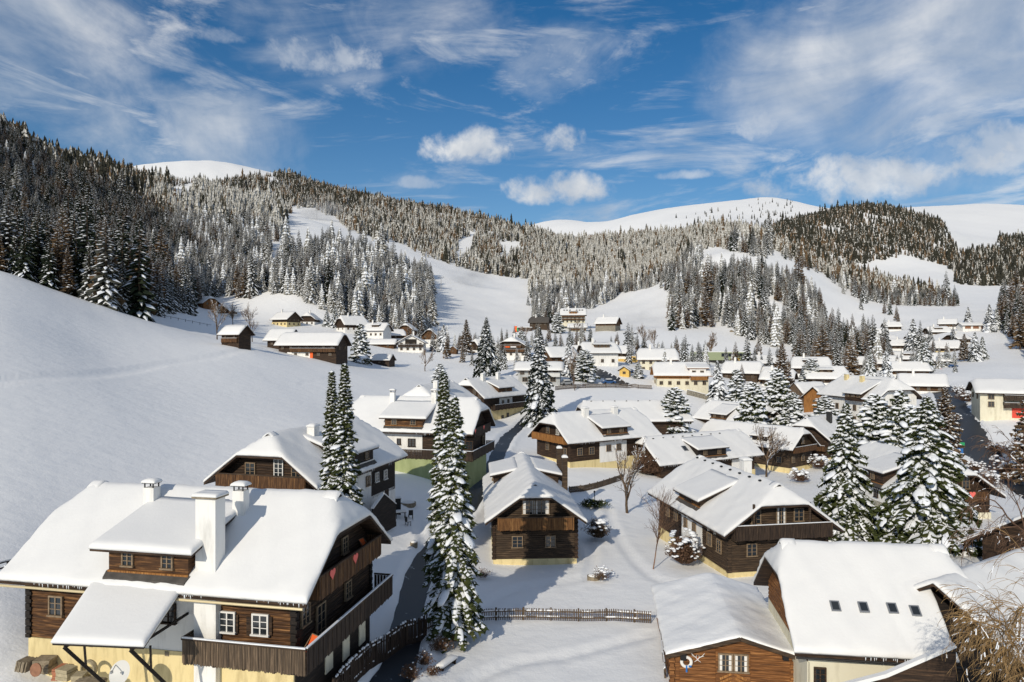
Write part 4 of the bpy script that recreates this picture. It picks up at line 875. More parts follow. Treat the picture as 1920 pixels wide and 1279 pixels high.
H.win('F',-H.wl+.6,2.0,.5,.9,'dark'); b=MB(); b.box(-.1,.1,-.02,0,-.1,.1); b.ob('wall_vent','plaster_white',H.e,mw=H.fm('F',-3.0,2.2))
# its cross wing
H=H14=House('house','dark timber cross wing with deep open gable, behind the golden birch twigs','house',(30.5,45.3,7.7,33,14.0,11.5,33,.99,.01),4.0,og=1.5,oe=.8,wall='log_black',T=.34,step=.4)
b=MB(); b.box(-.15,.15,-.1,.1,0,5.2); b.ob('gable_post','log_brown',H.e,mw=H.fm('L',1.0,0,.9))
ANCH.append((30.5,45.3,4.2))
# --- H17 roof at the right edge
H=H17=House('house','plain snowy roof beyond the cross wing by the birch','house',(52.0,64.5,7.2,32,16,13,33,.99,.01),4.0,wall='log_dark',T=.34,step=.45)
# ---------------------------------------------------------------- houses further up the valley
GF='houses further up the valley'
def fh(key,name,label,rot,L,Wd,wallh,group=GF,cat='house',**k): 
    px,py,D=FAR[key]; return simple_house(name,label,cat,px,py,D,rot,L,Wd,wallh,group=group,**k)
fh('granary','log_granary','old log granary with bare gable on the edge of the snow slope',-24,6.6,4.6,4.6,pit=42,hf=.99,wall='log_dark',chim=0,wins=(('F',2,3.2,.4,.4),),bal=(('F',-.9,.9,1.3,.5),),balm='board_brown',over=.9)
H=fh('farm','farmhouse','long old farmhouse with dark log front and full-length balcony',-9,19.5,9.5,5.4,pit=36,hf=.8,wall='log_dark',chim=0,wins=(('F',7,3.6,.8,.9),('F',5,.9,.9,.8),('R',2,3.6,.8,.9)),bal=(('F',-.55,1.0,2.2,1.0),),balm='board_brown')
H.panel('F',-H.wl*.7,H.wl*.15,-1.2,1.3,'plaster_white',.08); b=MB(); b.box(-.5,.5,-.1,0,-.3,1.5); b.ob('door','orange_cloth',H.e,mw=H.fm('F',1.5,-.2,.1))
fh('farm_annex','barn','low timber annex at the end of the long farmhouse',-9,7,8.5,4.6,pit=36,hf=.99,wall='log_dark',chim=0,wins=(('F',2,2.6,.7,.7),))
fh('l3','house','brown-gabled house by the wood above the granary',-34,11,9.5,4.4,pit=36,hf=.7,wall='log_hut',chim=1,wins=(('F',3,1.6,.8,1),('R',2,3.6,.8,1)))
fh('l3b','house','small timber gable half hidden by bare trees',84,9,8.5,3.6,pit=38,hf=.72,wall='board_brown',base='plaster_white',baseh=1.4,chim=0,wins=(('L',2,3.2,.8,.9),))
fh('l4','house','brown house with yellowish ground floor and brown gable behind the farmhouse',-28,11,10,5,pit=36,hf=.99,wall='log_grey',base='plaster_yellow',baseh=2.4,chim=1,wins=(('F',4,1.2,.8,1),('R',3,1.2,.8,1),('R',3,3.8,.8,1)))
fh('l5','house','small house with dark hipped gable right of the yellowish one',86,9,8.5,4.4,pit=38,hf=.5,wall='log_dark',base='plaster_white',baseh=2.0,wins=(('L',3,1.1,.8,1),))
fh('l6','house','dark house with large snowy half-hipped roof near the wooded spur',38,13,11,4.6,pit=38,hf=.66,wall='log_dark',base='plaster_white',baseh=1.8,wins=(('F',4,1.3,.9,1.1),('L',2,1.3,.9,1.1)))
H=fh('l7','house','white house with orange gable boards and a dark roof dormer',-16,11,9.5,4.6,pit=36,hf=.7,wall='plaster_white',chim=1,wins=(('F',4,1.4,.9,1.1),('L',2,1.4,.9,1.1)),bal=(('L',-.9,.9,2.6,.9),),balm='board_orange'); H.dormer(-1,-1.5,2.5,3.6,H.zr-3.6*H.t,H.zr-3.6*H.t+1.4,10,wall='log_dark',sill=None)
fh('l8','barn','low red-brown barn below the white houses',-5,11,6,2.7,pit=32,hf=.99,wall='board_brown',chim=0,wins=(('F',2,1.4,.8,.8),))
H=fh('l9','chalet','white chalet with dark timber gable front and long balconies',92,12,11.5,5.2,pit=29,hf=.99,wall='plaster_white',wins=(('L',4,1.3,1,1.2),('L',4,4.1,1,1.2)),bal=(('L',-1,1,2.7,1.1),),balm='board_dark'); H.panel('L',-2.6,2.6,2.0,5.4,'log_black',.12,'timber_front')
fh('l10','house','brown timber gable house right of the white chalet',86,10,8.2,4.2,pit=42,hf=.82,wall='board_brown',base='plaster_white',baseh=1.5,chim=0,wins=(('L',2,3.4,.9,1.0),))
fh('l10b','house','small brown gable peeping behind the white chalet',80,8,8,5,pit=38,hf=.7,wall='board_brown',chim=0,wins=(('L',2,3.6,.8,.9),))
fh('shed','shed','dark wooden shed with snowy roof on the field edge',-14,7.6,5.2,2.4,pit=36,hf=.99,wall='board_dark',chim=0,over=.5,wins=(('F',1,1.4,.5,.5),))
fh('hut','garden_hut','tiny red-brown hut between the spruces',80,3.2,3.2,2.3,pit=40,hf=.99,wall='board_brown',chim=0,over=.4,T=.25,wins=(('L',1,1.3,.6,.6),))
H=fh('rest','restaurant','brown timber restaurant with wide half-hipped gable and banner',80,13,13,5.6,pit=30,hf=.55,di=1.6,wall='log_grey',base='plaster_white',baseh=1.8,wins=(('L',5,1.0,1.0,1.0),('L',4,3.6,1.0,1.0),('L',3,6.0,.9,1.0)),bal=(('L',-1,1,2.6,1.2),('L',-.7,.7,4.9,1.0)),balm='board_brown')
b=MB(); b.box(-2.6,-.4,-.03,0,-.28,.28); b.box(.0,2.4,-.03,0,-.22,.22,1); b.ob('banner',['orange_cloth','sign_white'],H.e,mw=H.fm('L',0,3.9,1.2))
fh('dark','house','house with a bare dark roof below the gully wood',-12,12,9.5,4.2,pit=36,hf=.66,wall='log_grey',snow='roof_sheet',wins=(('F',4,2.0,.9,1.1),('R',2,2.0,.9,1.1)),T=.2)
H=fh('hotel','hotel','pale yellow hotel with brown balconies and dark roof windows',-6,17,12,8.2,pit=36,hf=.8,wall='plaster_cream',wins=(('F',6,1.4,1.1,1.3),('F',6,4.2,1.1,1.3),('F',6,6.8,1.0,1.1),('R',3,4.2,1,1.2)),bal=(('F',-.95,.95,2.9,1.1),('F',-.95,.95,5.6,1.1)),balm='board_brown',chim=2)
H.dormer(-1,-2.8,2.8,6.2,H.zr-6.2*H.t,H.zr-6.2*H.t+2.0,6,wall='board_orange',sill=None,wins=3)
for a in (-6.5,-4.5,-2.4,2.4,4.5,6.5): q=MB(); q.box(-.6,.6,-.5,.5,-.3,.18); q.ob('skylight','metal_dark',H.e,loc=(a,-2.6,H.h(a,-2.6)),rot=(math.atan(H.t),0,0))
fh('wing','hotel_wing','lower front wing of the pale hotel with yellow timber balcony',-6,12,8,5.2,pit=30,hf=.99,wall='plaster_cream',wins=(('F',5,1.2,.9,1.1),('F',5,3.8,.9,1.1)),bal=(('F',-.95,.95,2.5,1.0),),balm='board_brown',chim=0)
fh('brown','house','solitary brown timber house on the white meadow right of the hotel',-26,13.5,11,4.2,pit=36,hf=.85,wall='board_brown',base='stone_wall',baseh=1.8,wins=(('R',3,3.4,.8,.9),('F',3,2.6,.8,.9)))
H=fh('white','house','white house with glazed brown roof dormer and dark gable by the lane',10,12,9.6,5.6,pit=34,hf=.7,wall='plaster_white',wins=(('F',3,1.3,1.0,1.2),('L',3,1.4,1,1.2),('L',2,4.2,1,1.2)),bal=(('L',-.9,.9,2.8,1.0),),balm='board_dark'); H.dormer(-1,-2.5,3.2,3.4,H.zr-3.4*H.t,H.zr-3.4*H.t+1.5,8,wall='board_brown',sill=None,wins=4,ws=.9); H.panel('L',-3.4,3.4,3.9,5.2,'log_black',.1,'gable_boards')
H=fh('blue','house','grey-blue house with balcony on posts beside the tall spruce',-6,12.5,7.5,5.2,pit=26,hf=.99,wall='plaster_grey',wins=(('F',5,4.0,1.2,1.3),('F',3,1.2,1.6,1.3)),bal=(('F',.1,1.0,2.6,1.4),),balm='plastic_white',chim=0)
fh('redg','house','red-brown gabled house behind the grey-blue one',20,9,9,4.6,pit=32,hf=.99,wall='board_brown',chim=0,wins=(('L',3,4.4,.8,1),('F',3,2.6,.8,1)))
fh('y1','house','pale yellow house with brown verge behind the orange-gabled one',-8,13,10,6.4,pit=34,hf=.62,wall='plaster_cream',wins=(('F',5,1.4,.9,1.2),('F',5,4.6,.9,1.2),('L',2,4.4,.9,1.2)),bal=(('F',.1,1,3.2,1.0),),balm='board_brown',deck='board_brown')
H=fh('y2','house','white house with orange timber gables above the retaining wall',-5,16,9,5.0,pit=36,hf=.66,wall='plaster_cream',wins=(('F',6,1.2,1.0,1.1),('L',1,1.2,1.0,1.3),('R',2,1.2,1,1.2)),deck='board_orange'); H.panel('F',-H.wl,H.wl,2.2,3.7,'board_orange',.06,'upper_boards'); H.panel('L',-H.ww,H.ww,2.2,3.8,'board_orange',.06,'gable_boards')
H.dormer(-1,2.2,7.2,4.6,H.zr-4.6*H.t-1.2,H.zr-4.6*H.t+1.7,14,wall='plaster_white',sill=None,wins=2,ws=1.0,over=.9); H.balcony('F',2.4,7.4,2.1,1.2,.9,'board_orange','board_orange',bw=.25)
fh('kiosk','kiosk','small yellow timber kiosk with pointed brown roof by the lane',70,3,3.2,2.4,pit=34,hf=.99,wall='yellow_timber',chim=0,over=.6,T=.22,wins=(('L',1,1.3,.9,.7),))
fh('b23','chalet','dark chalet with half-hipped gable right of the orange-gabled house',-32,13,10,4.2,pit=36,hf=.66,wall='log_grey',wins=(('F',4,1.8,.9,1),('R',2,1.8,.9,1)),bal=(('R',-1,1,2.8,1.1),),balm='board_brown')
fh('b23b','shed','small brown gabled shed beside the dark chalet',-40,5,5,2.8,pit=34,hf=.99,wall='board_brown',chim=0,wins=(('R',1,1.6,.7,.7),))
fh('barn','barn','weathered grey board barn with steep gable behind the pines',24,11,6.4,4.6,pit=42,hf=.99,wall='barn_board',chim=0,over=.35,wins=())
fh('barn2','barn','barn with bright orange board gable joined to the weathered one',36,10,6.4,3.8,pit=40,hf=.99,wall='board_orange',chim=0,over=.8,wins=(('L',1,2.4,.6,.6),))
for key,lab,rot,L,w,hh,kw in (('r1','snowy half-hipped house among pines behind the board barn',-20,13,11,5,{}),('r2','house with small shed dormers behind the board barn',-12,13,11,4,{}),('r3','hamlet house with long snowy roof and white dormer band',-4,13,10,4,{}),('r4','hamlet house with dark gable on the bend',-18,12,10,4.5,{}),('r5','uppermost hamlet house by the wood edge',-30,12,10,4.5,{}),('r6','hamlet house hidden behind the middle spruce',-10,13,10,4.5,{}),('r7','hamlet house with broad dark half-hipped gable over a yellow ground floor',-40,14,12,5.2,dict(base='plaster_yellow',baseh=2.2)),('r8','hamlet house with two small dormers below the meadow',-8,13,10,4,{}),('r9','roadside house with brown boarded gable',-12,14,9,4,dict(wall='board_brown')),('r10','house with brown gable wall at the road bend',-24,12,9,4.2,dict(wall='board_brown')),('r11','brown-gabled house at the foot of the meadow',-30,10,9,4.6,dict(wall='board_brown')),('r12','hamlet house with white eaves above the larches',12,13,10,4.5,{}),('l16','lone dark-gabled house at the wood edge above the pines',60,10,9,4.5,{})):
    H=fh(key,'house',lab,rot,L,w,hh,pit=34,hf=.66 if 'brown' not in lab else .99,wall=kw.get('wall','log_dark'),base=kw.get('base','plaster_white'),baseh=kw.get('baseh',1.4),wins=(('F',4,2.4,.9,1),('R',2,2.6,.9,1)),chim=1)
    if key in ('r3','r2','r8','r1'): H.dormer(-1,-3,2,3.6,H.zr-3.6*H.t,H.zr-3.6*H.t+1.3,8,wall='log_dark',sill=None)
H=fh('garage','garage','white garage building with three red doors on the upper road',-3,17,7,3.4,pit=24,hf=.99,wall='plaster_white',chim=0,wins=())
for a in (-5.2,0,5.2): b=MB(); b.box(-1.9,1.9,-.06,0,-.1,1.9); b.ob('garage_door','roof_tile',H.e,mw=H.fm('F',a,.2,.02))
H=fh('modern','apartment_house','cream apartment house with dark balconies and a red garage door',-24,13,11,7.0,pit=24,hf=.75,wall='plaster_cream',chim=0,wins=(('F',3,5.6,1.2,1.3),('F',3,3.2,1.2,1.3),('L',2,5.4,1,1.3)),bal=(('F',-.3,1,2.6,1.3),('F',-.3,1,4.9,1.3)),balm='board_dark',cat='house',group=None)
b=MB(); b.box(-1.5,1.5,-.06,0,-.8,1.5); b.ob('garage_door','red_paint',H.e,mw=H.fm('F',1.2,.2,.02))
# lift station
px,py,D=FAR['lift']; p=Vector(((px-CX)/F*D,D,CZ-(py-CY)/F*D)); e=empty('lift_station',p,math.radians(-4),'flat-roofed green lift station with a glazed upper corner','building')
b=MB(); b.box(-14.5,14.5,-5,5,-2,2.6); b.ob('base','metal_dark',e); b=MB(); b.box(-15,15,-5.6,5.6,2.6,6.9); b.ob('upper_floor','panel_green',e)
for i in range(8): w=MB(); w.box(-.85,.85,-.05,.05,-.9,.9); ww=w.ob('window','metal_dark',e,loc=(.4+i*1.85,-5.66,5.4)); g=MB(); g.box(-.75,.75,-.08,-.05,-.8,.8); g.ob('pane','glass',ww)
b=MB(); b.box(9.6,14.4,-5.7,-5.6,-1,4.2); b.ob('glass_front','glass',e); b=MB(); b.box(6,9,-5.72,-5.6,2.0,4.0); b.ob('yellow_panel','yellow_timber',e)
b=MB(); b.box(-15,15,-5.6,5.6,6.9,7.25); b.ob('roof_snow','snow_roof',e)

for key,(px,py,D),lab,rot,L,w,hh in (('x1',(1602,693,340),'small dark chalet squeezed between grove and guest house',-20,11,9,4.4),('x2',(1625,672,385),'dark chalet at the upper edge of the grove',14,11,9,4.4),('x3',(1655,690,345),'dark chalet with low eaves behind the guest house ridge',-10,12,9.5,4.4),('x4',(1752,692,335),'dark chalet between the red banner and the hamlet',-30,11,9,4.6),('x5',(1795,644,440),'dark chalet on the inner side of the hamlet bend',20,11,9,4.6),('x6',(1672,622,540),'topmost dark chalet under the sloping meadow',-14,11,9,4.6),('x7',(1096,672,285),'low dark chalet behind the white house by the lane',-25,10,8.5,4.2),('x8',(908,655,345),'dark chalet peeping behind the cone-shaped spruce',30,10,8.5,4.4),('x9',(1165,668,300),'low dark chalet near the chairlift pylon',-8,9,8,3.6),('x10',(1460,712,262),'dark little chalet among pines behind the dark gable',-30,10,8.5,4.2),('x11',(740,636,385),'small dark chalet squeezed behind the low barn',18,9,8,4.0),('x12',(1430,690,330),'dark chalet right below the wooded spur',10,11,9,4.2)):
    simple_house('chalet',lab,'house',px,py,D,rot,L,w,hh,pit=34,hf=.66,wall='log_dark',base='plaster_white',baseh=1.3,group='small dark chalets up the valley',wins=(('F',3,2.6,.9,1),('R',2,2.8,.9,1),('L',2,2.8,.9,1)),chim=1,gz_=gz((px-CX)/F*D,D))
# ---------------------------------------------------------------- trees
def rot2(a): return math.cos(a),math.sin(a)
def spruce_arrays(h,r,seed,level,snow=.8,droop=.5,nb=None,base=.06,power=.85,clump=1.0,tips=1,lean=0.0,sparse=0.0,hi=False):
    """level 2: twigs and snow pads, 1: bent blades, 0: plain blades. returns trunk and crown builders"""
    R=random.Random(seed); tr=MB(); cr=MB(); I12=ico()[0]
    r0=max(.08,h*.0135)
    tr.tube([(0,0,-.6),(0,0,h*.35),(lean*h*.5,0,h*.7),(lean*h,0,h*.98)],[r0*1.1,r0*.8,r0*.45,.02],6 if level else 4)
    V=[];Fs=[];I=[]; I12b=ico()[1]
    def add(vs,fs,mi):
        b=len(V); V.extend(vs); 
        for f in fs: Fs.append(tuple(b+i for i in f)); I.append(mi)
    z=h*base; k=0
    gap={2:.0,1:.0,0:.0}
    n=nb or {2:int(h*19),1:95,0:40}[level]
    for i in range(n):
        t=(i+R.random())/n; t=t**1.12; zz=h*(base+(1-base)*t*.985); L=r*((1-t)**power)*(.62+.62*R.random())+.12+.02*h*(1-t)*0
        if sparse and R.random()<sparse: L*=.55
        a=i*2.399963+R.uniform(-.35,.35); c,s=rot2(a); x0=lean*zz*(zz/h)
        up=(.30*t-.05)+R.uniform(-.08,.08); dr=droop*(1-.75*t)*R.uniform(.7,1.25)
        def pt(q): return (x0+c*L*q,s*L*q,zz+L*(up*q-dr*q*q))
        if level==2:
            nt=max(4,int(4+L*3.2)); tw=.10+.055*L
            for j in range(nt):
                q=.18+.82*(j+R.random()*.7)/nt; p=pt(min(q,1))
                for sd in (-1,1):
                    aa=a+sd*R.uniform(.55,1.05); cc,ss=rot2(aa); l=(.20+.36*L*(1.08-q))*R.uniform(.8,1.25); dz=-l*R.uniform(.25,.75)
                    w=tw*R.uniform(.8,1.3); px_,py_=-ss*w,cc*w; m=(p[0]+cc*l*.55,p[1]+ss*l*.55,p[2]+dz*.3)
                    add([p,(m[0]+px_,m[1]+py_,m[2]-w*.5),(p[0]+cc*l,p[1]+ss*l,p[2]+dz),(m[0]-px_,m[1]-py_,m[2]-w*.5)],[(0,1,2),(0,2,3)],0)
                    if R.random()<snow*.55: add([(p[0],p[1],p[2]+.05),(m[0]+px_*.7,m[1]+py_*.7,m[2]-w*.3+.05),(p[0]+cc*l*.9,p[1]+ss*l*.9,p[2]+dz*.85+.05),(m[0]-px_*.7,m[1]-py_*.7,m[2]-w*.3+.05)],[(0,1,2),(0,2,3)],1)
                # hanging spray under the bough
                l=R.uniform(.25,.5)*(.5+.35*L); w=tw*1.2
                add([(p[0]-c*w,p[1]-s*w,p[2]),(p[0]+c*w,p[1]+s*w,p[2]),(p[0]+c*.1,p[1]+s*.1,p[2]-l)],[(0,1,2)],0)
            e=pt(1.0); add([pt(.8),(e[0]-s*tw,e[1]+c*tw,e[2]),(e[0]+c*.3,e[1]+s*.3,e[2]-.12),(e[0]+s*tw,e[1]-c*tw,e[2])],[(0,1,2),(0,2,3)],0)
            ns=1+int(L*1.15)
            for j in range(ns):
                patch=.5+.5*math.sin(a*1.7+zz*.9+seed)*math.cos(zz*1.6-a*.8)
                if R.random()>snow*(.55+.5*patch): continue
                q=.30+.68*(j+R.random()*.9)/ns; p=pt(min(q,1.0)); sl=up-2*dr*q; of=R.uniform(-.22,.22)*L*.5; sz=math.exp(R.gauss(-.12,.38))
                lx=(.20+.20*L/ns*1.5)*R.uniform(.75,1.35)*clump*sz; ly=(.13+.065*L)*R.uniform(.7,1.3)*clump*sz; lz=R.uniform(.08,.15)*clump*min(sz,1.2)
                if L<.6: lx*=.6;ly*=.6;lz*=.7
                IB=I12b if (hi and lx>.28) else I12; A=IB[0]; ph=R.uniform(0,6)
                B=A*(1+.22*np.sin(A[:,0]*5+ph)*np.cos(A[:,1]*6-ph)+.16*np.array([R.random()-.5 for _ in range(len(A))]))[:,None]
                X=B[:,0]*lx; Y=B[:,1]*ly+of; Z=np.where(B[:,2]>0,B[:,2],B[:,2]*.4)*lz+X*sl*.95-np.maximum(X/lx,0)**2*lx*.25+.02+lz*.2-(np.abs(Y)/max(ly,.01))**2*ly*.12
                add([(p[0]+c*xx-s*yy,p[1]+s*xx+c*yy,p[2]+zz_) for xx,yy,zz_ in zip(X,Y,Z)],IB[1],1)
        else:
            w=(.26 if level==1 else .40)*L*R.uniform(.8,1.2)+.10; m=pt(.55); e=pt(1.0); o=(x0,0,zz+.02)
            sx,sy=-s*w,c*w
            if level==1:
                hang=.22*w+.12*L
                add([o,(m[0]+sx,m[1]+sy,m[2]-hang),e,(m[0]-sx,m[1]-sy,m[2]-hang),m],[(0,1,4),(1,2,4),(4,2,3),(0,4,3)],0)
                if R.random()<.6: add([(m[0]+sx*.7,m[1]+sy*.7,m[2]-hang*.6),(e[0]+sx*.3,e[1]+sy*.3,e[2]-.05),(m[0]+c*.2*L,m[1]+s*.2*L,m[2]-hang-.3*L)],[(0,1,2)],0)
            else:
                add([o,(m[0]+sx,m[1]+sy,m[2]-.35*w),e,(m[0]-sx,m[1]-sy,m[2]-.35*w)],[(0,1,2),(0,2,3)],0)
            if R.random()<snow:
                f=R.uniform(.45,.85); dz=.07+.03*L; q0=pt(R.uniform(.15,.4)); q1=pt(.62); q2=pt(R.uniform(.92,1.05))
                add([(q0[0],q0[1],q0[2]+dz),(q1[0]+sx*f,q1[1]+sy*f,q1[2]+dz-.25*w*f),(q2[0],q2[1],q2[2]+dz),(q1[0]-sx*f,q1[1]-sy*f,q1[2]+dz-.25*w*f),(q1[0],q1[1],q1[2]+dz*1.7)],[(0,1,4),(1,2,4),(4,2,3),(0,4,3)] if level==1 else [(0,1,2),(0,2,3)],1)
    # leader
    add([(x0-.06*0-.05,0,h*.93),(x0+.05,.04,h*.93),(x0,-.05,h*.93),(lean*h,0,h*1.0)],[(0,1,3),(1,2,3),(2,0,3)],0)
    cr.V=V;cr.F=Fs;cr.I=I
    return tr,cr
def fluffy_arrays(h,r,seed,tiers,seg,snow):
    R=random.Random(seed); cr=MB(); tr=MB(); tr.tube([(0,0,-.6),(0,0,h*.9)],[h*.013,.03],4)
    for k in range(tiers):
        t=k/tiers; z0=h*(.05+.95*t); rr=r*((1-t)**.72)*R.uniform(.88,1.12); hh=h*1.9/tiers*(1-.25*t); ap=(R.uniform(-.1,.1),R.uniform(-.1,.1),min(z0+hh,h*(1.0 if k==tiers-1 else .97)))
        a0=R.uniform(0,6); rim=[]
        for i in range(seg): 
            a=a0+6.2832*i/seg+R.uniform(-.2,.2); q=rr*(R.uniform(.85,1.2) if i%2 else R.uniform(.5,.75)); rim.append((math.cos(a)*q,math.sin(a)*q,z0-(.10*rr if i%2 else -.12*rr)+R.uniform(-.1,.1)*rr))
        for i in range(seg): cr.add([ap,rim[i],rim[(i+1)%seg]],[(0,1,2)],1 if R.random()<snow else 0)
        for i in range(1,seg,2): a,b,c_=rim[i-1],rim[i],rim[(i+1)%seg]; cr.add([a,b,c_,(b[0]*.55,b[1]*.55,b[2]-.35*rr)],[(0,3,1),(1,3,2)],0)
    return tr,cr
def crown_mesh(cr,nm,needles): 
    me=cr.mesh(nm,[needles,'snow_tree']); 
    sm=[i==1 for i in cr.I]; me.polygons.foreach_set('use_smooth',sm); return me
TREES=[]
def tree(name,label,p,parts,h0,h,rz,group=None,cat='tree',wr=1.0):
    e=empty(name,p,rz,label,cat,group); k=h/h0; e.scale=(k*wr,k*wr,k)
    for nm,me in parts: ob(nm,me,e)
    TREES.append((p.x,p.y)); return e
def make_spruce(nm,h,r,seed,needles='needles',bark='bark',level=2,**kw):
    tr,cr=spruce_arrays(h,r,seed,level,**kw); return [('trunk',tr.mesh('trunk',bark)),('crown',crown_mesh(cr,'crown',needles))],h
# the tall ones in the gardens
p=hit(853,1200); hh=(1200-738)/F*p.y
A,h0=make_spruce('s',hh,1.95,11,bark='bark_red',snow=.85,droop=.62,base=.10,power=.78,clump=.86,hi=True)
tree('spruce_tree','tall slender snow-hung spruce with a bare reddish trunk, in front of the picket fence',p,A,h0,hh,0,'garden spruces')
p2=at(832,p.y+2.6); hh2=p2.z*0+ (CZ-(690-CY)/F*p2.y)-p2.z
B,h1=make_spruce('s',hh2,1.35,12,bark='bark_red',snow=.85,droop=.6,base=.22,power=.75,clump=.86,hi=True)
tree('spruce_tree','slender spruce rising just behind the red-trunked one with the higher thin top',p2,B,h1,hh2,1,'garden spruces')
for k,(px,yt,D,r,lab) in enumerate(((646,676,58.5,2.1,'right-hand taller spruce of the twin pair before the dark gable chalet'),(622,690,59.5,1.7,'thinner spruce of the twin pair before the dark gable chalet'))):
    p=at(px,D); hh=(CZ-(yt-CY)/F*D)-p.z; A2,h2=make_spruce('s',hh,r*.80,21+k,snow=.9,droop=.5,base=.05,power=.78,clump=.74,hi=True); tree('spruce_tree',lab,p,A2,h2,hh,k,'garden spruces')
p=at(1738,73); hh=(CZ-(738-CY)/F*73)-p.z; BIG,hb=make_spruce('s',hh,5.4,31,snow=.92,droop=.62,base=.03,power=.82,clump=.95,hi=True); tree('spruce_tree','biggest and broadest snow-loaded spruce, in front of the heart balcony chalet',p,BIG,hb,hh,0,'garden spruces')
p=at(1586,79); hh=(CZ-(752-CY)/F*79)-p.z; MID,hm=make_spruce('s',hh,3.4,32,bark='bark_red',snow=.92,droop=.66,base=.09,power=.78,clump=.84,hi=True); tree('spruce_tree','snow-loaded spruce with a pale bare stem beside the log chalet with full balcony',p,MID,hm,hh,0,'garden spruces')
p=at(1012,166); hh=(CZ-(612-CY)/F*166)-p.z; T5,h5=make_spruce('s',hh,4.3,33,needles='needles_dark',snow=.72,droop=.6,base=.04,power=.9,clump=1.15); tree('spruce_tree','tall spruce at the end of the chalet with yellow ground floor',p,T5,h5,hh,0,'village spruces')
p=at(912,222); hh=(CZ-(592-CY)/F*222)-p.z; T6,h6=make_spruce('s',hh,5.0,34,needles='needles_dark',snow=.66,droop=.85,base=.03,power=.9,clump=1.2); tree('spruce_tree','broad cone-shaped spruce standing alone at the edge of the snowy field',p,T6,h6,hh,0,'village spruces')
PIN,hp=make_spruce('s',10,3.3,35,snow=.95,droop=.12,base=.10,power=.5,clump=1.5)
PIN2,hp2=make_spruce('s',10,2.7,36,snow=.85,droop=.2,base=.05,power=.55,clump=1.4)
SP3,hs3=make_spruce('s',13,2.9,37,needles='needles_dark',snow=.9,droop=.6,base=.05,power=.85,clump=1.6)
SP4,hs4=make_spruce('s',13,3.3,38,snow=.8,droop=.7,base=.06,power=.85,clump=1.6,nb=190)
LAR,hl=make_spruce('s',14,3.0,39,needles='larch_twig',snow=.55,droop=.1,base=.10,power=.75,clump=.7,nb=170)
LST=[ # px, ytop, ybase, D, kind, label
(825,681,716,205,PIN2,'small pine growing above the roof with twin white chimneys'),
(1265,726,806,160,PIN,'round-headed snowy pine behind the creeper-grown chalet'),
(1345,676,742,215,SP3,'snowy spruce beside the yellow house above the retaining wall'),
(1381,692,748,210,PIN2,'pine beside the spruce above the retaining wall'),
(1411,716,796,172,PIN,'dense snowy pine beside the broad dormer chalet'),
(1457,690,782,186,PIN,'snowy pine between the broad dormer and the dark gable'),
(1487,735,800,178,PIN2,'smaller pine right behind the dark half-hipped gable'),
(1466,640,742,250,LAR,'brown larch rising behind the snowy pines'),
(1520,672,716,262,PIN,'snow-crusted pine beside the old board barn'),
(1546,742,768,170,PIN,'low snowy pine before the guest house corner'),
(1640,738,852,122,PIN,'snowy pine in front of the guest house'),
(1688,730,872,112,PIN2,'dense pine close behind the biggest spruce'),
(1772,722,845,128,LAR,'snow-dusted larch beside the road bend'),
(676,606,682,250,PIN2,'dark spruce next to the old farmhouse'),
(832,608,668,335,SP3,'snowy spruce before the brown gable house'),
(874,598,670,325,LAR,'frosted larch beside the red garden hut'),
(613,578,614,400,SP4,'small spruce behind the farmhouse, left of a pair'),
(628,573,616,398,SP4,'taller spruce of the pair behind the farmhouse'),
(1066,640,712,228,SP3,'spruce beside the blue-walled house'),
(1096,655,714,222,PIN,'broad snowy pine by the lane'),
(1197,680,714,236,PIN2,'small round pine by the timber kiosk'),
(1632,655,706,285,SP4,'snowy spruce behind the guest house roof'),
(1662,652,712,275,SP3,'darker spruce behind the guest house roof'),
(1733,630,700,300,SP4,'tall snowy spruce beside the brown A-frame gable'),
(1775,660,690,330,PIN,'snowy pine beside the red banner'),
(1808,625,686,345,LAR,'brown larch by the red banner'),
(1828,622,690,340,SP3,'spruce right of the red banner'),
(1842,630,690,345,SP4,'spruce behind the cream modern house'),
(1712,597,640,430,SP3,'spruce in the middle of the upper hamlet'),
(1855,570,606,470,SP3,'spruce beside the garage with red doors'),
(1868,578,610,480,SP4,'spruce behind the garage with red doors'),
(1815,575,600,520,SP3,'small spruce left of the garage'),
(1940,700,905,112,LAR,'tall brown larch at the road'),
(978,620,665,330,PIN2,'pine beside the restaurant terrace'),
(1045,585,632,455,PIN,'snowy pine below the hotel'),
]
for px,yt,yb,D,K,lab in LST:
    me={id(PIN):hp,id(PIN2):hp2,id(SP3):hs3,id(SP4):hs4,id(LAR):hl}[id(K)]
    p=at(px,D); hh=max(4.5,(CZ-(yt-CY)/F*D)-p.z); nm={id(PIN):'pine_tree',id(PIN2):'pine_tree',id(LAR):'larch_tree'}.get(id(K),'spruce_tree')
    tree(nm,lab,p,K,me,hh,rnd.uniform(0,6),'village trees',wr=min(1.3,max(.7,1.1*10/hh*.9+.25)) if K in (PIN,PIN2) else rnd.uniform(.9,1.1))
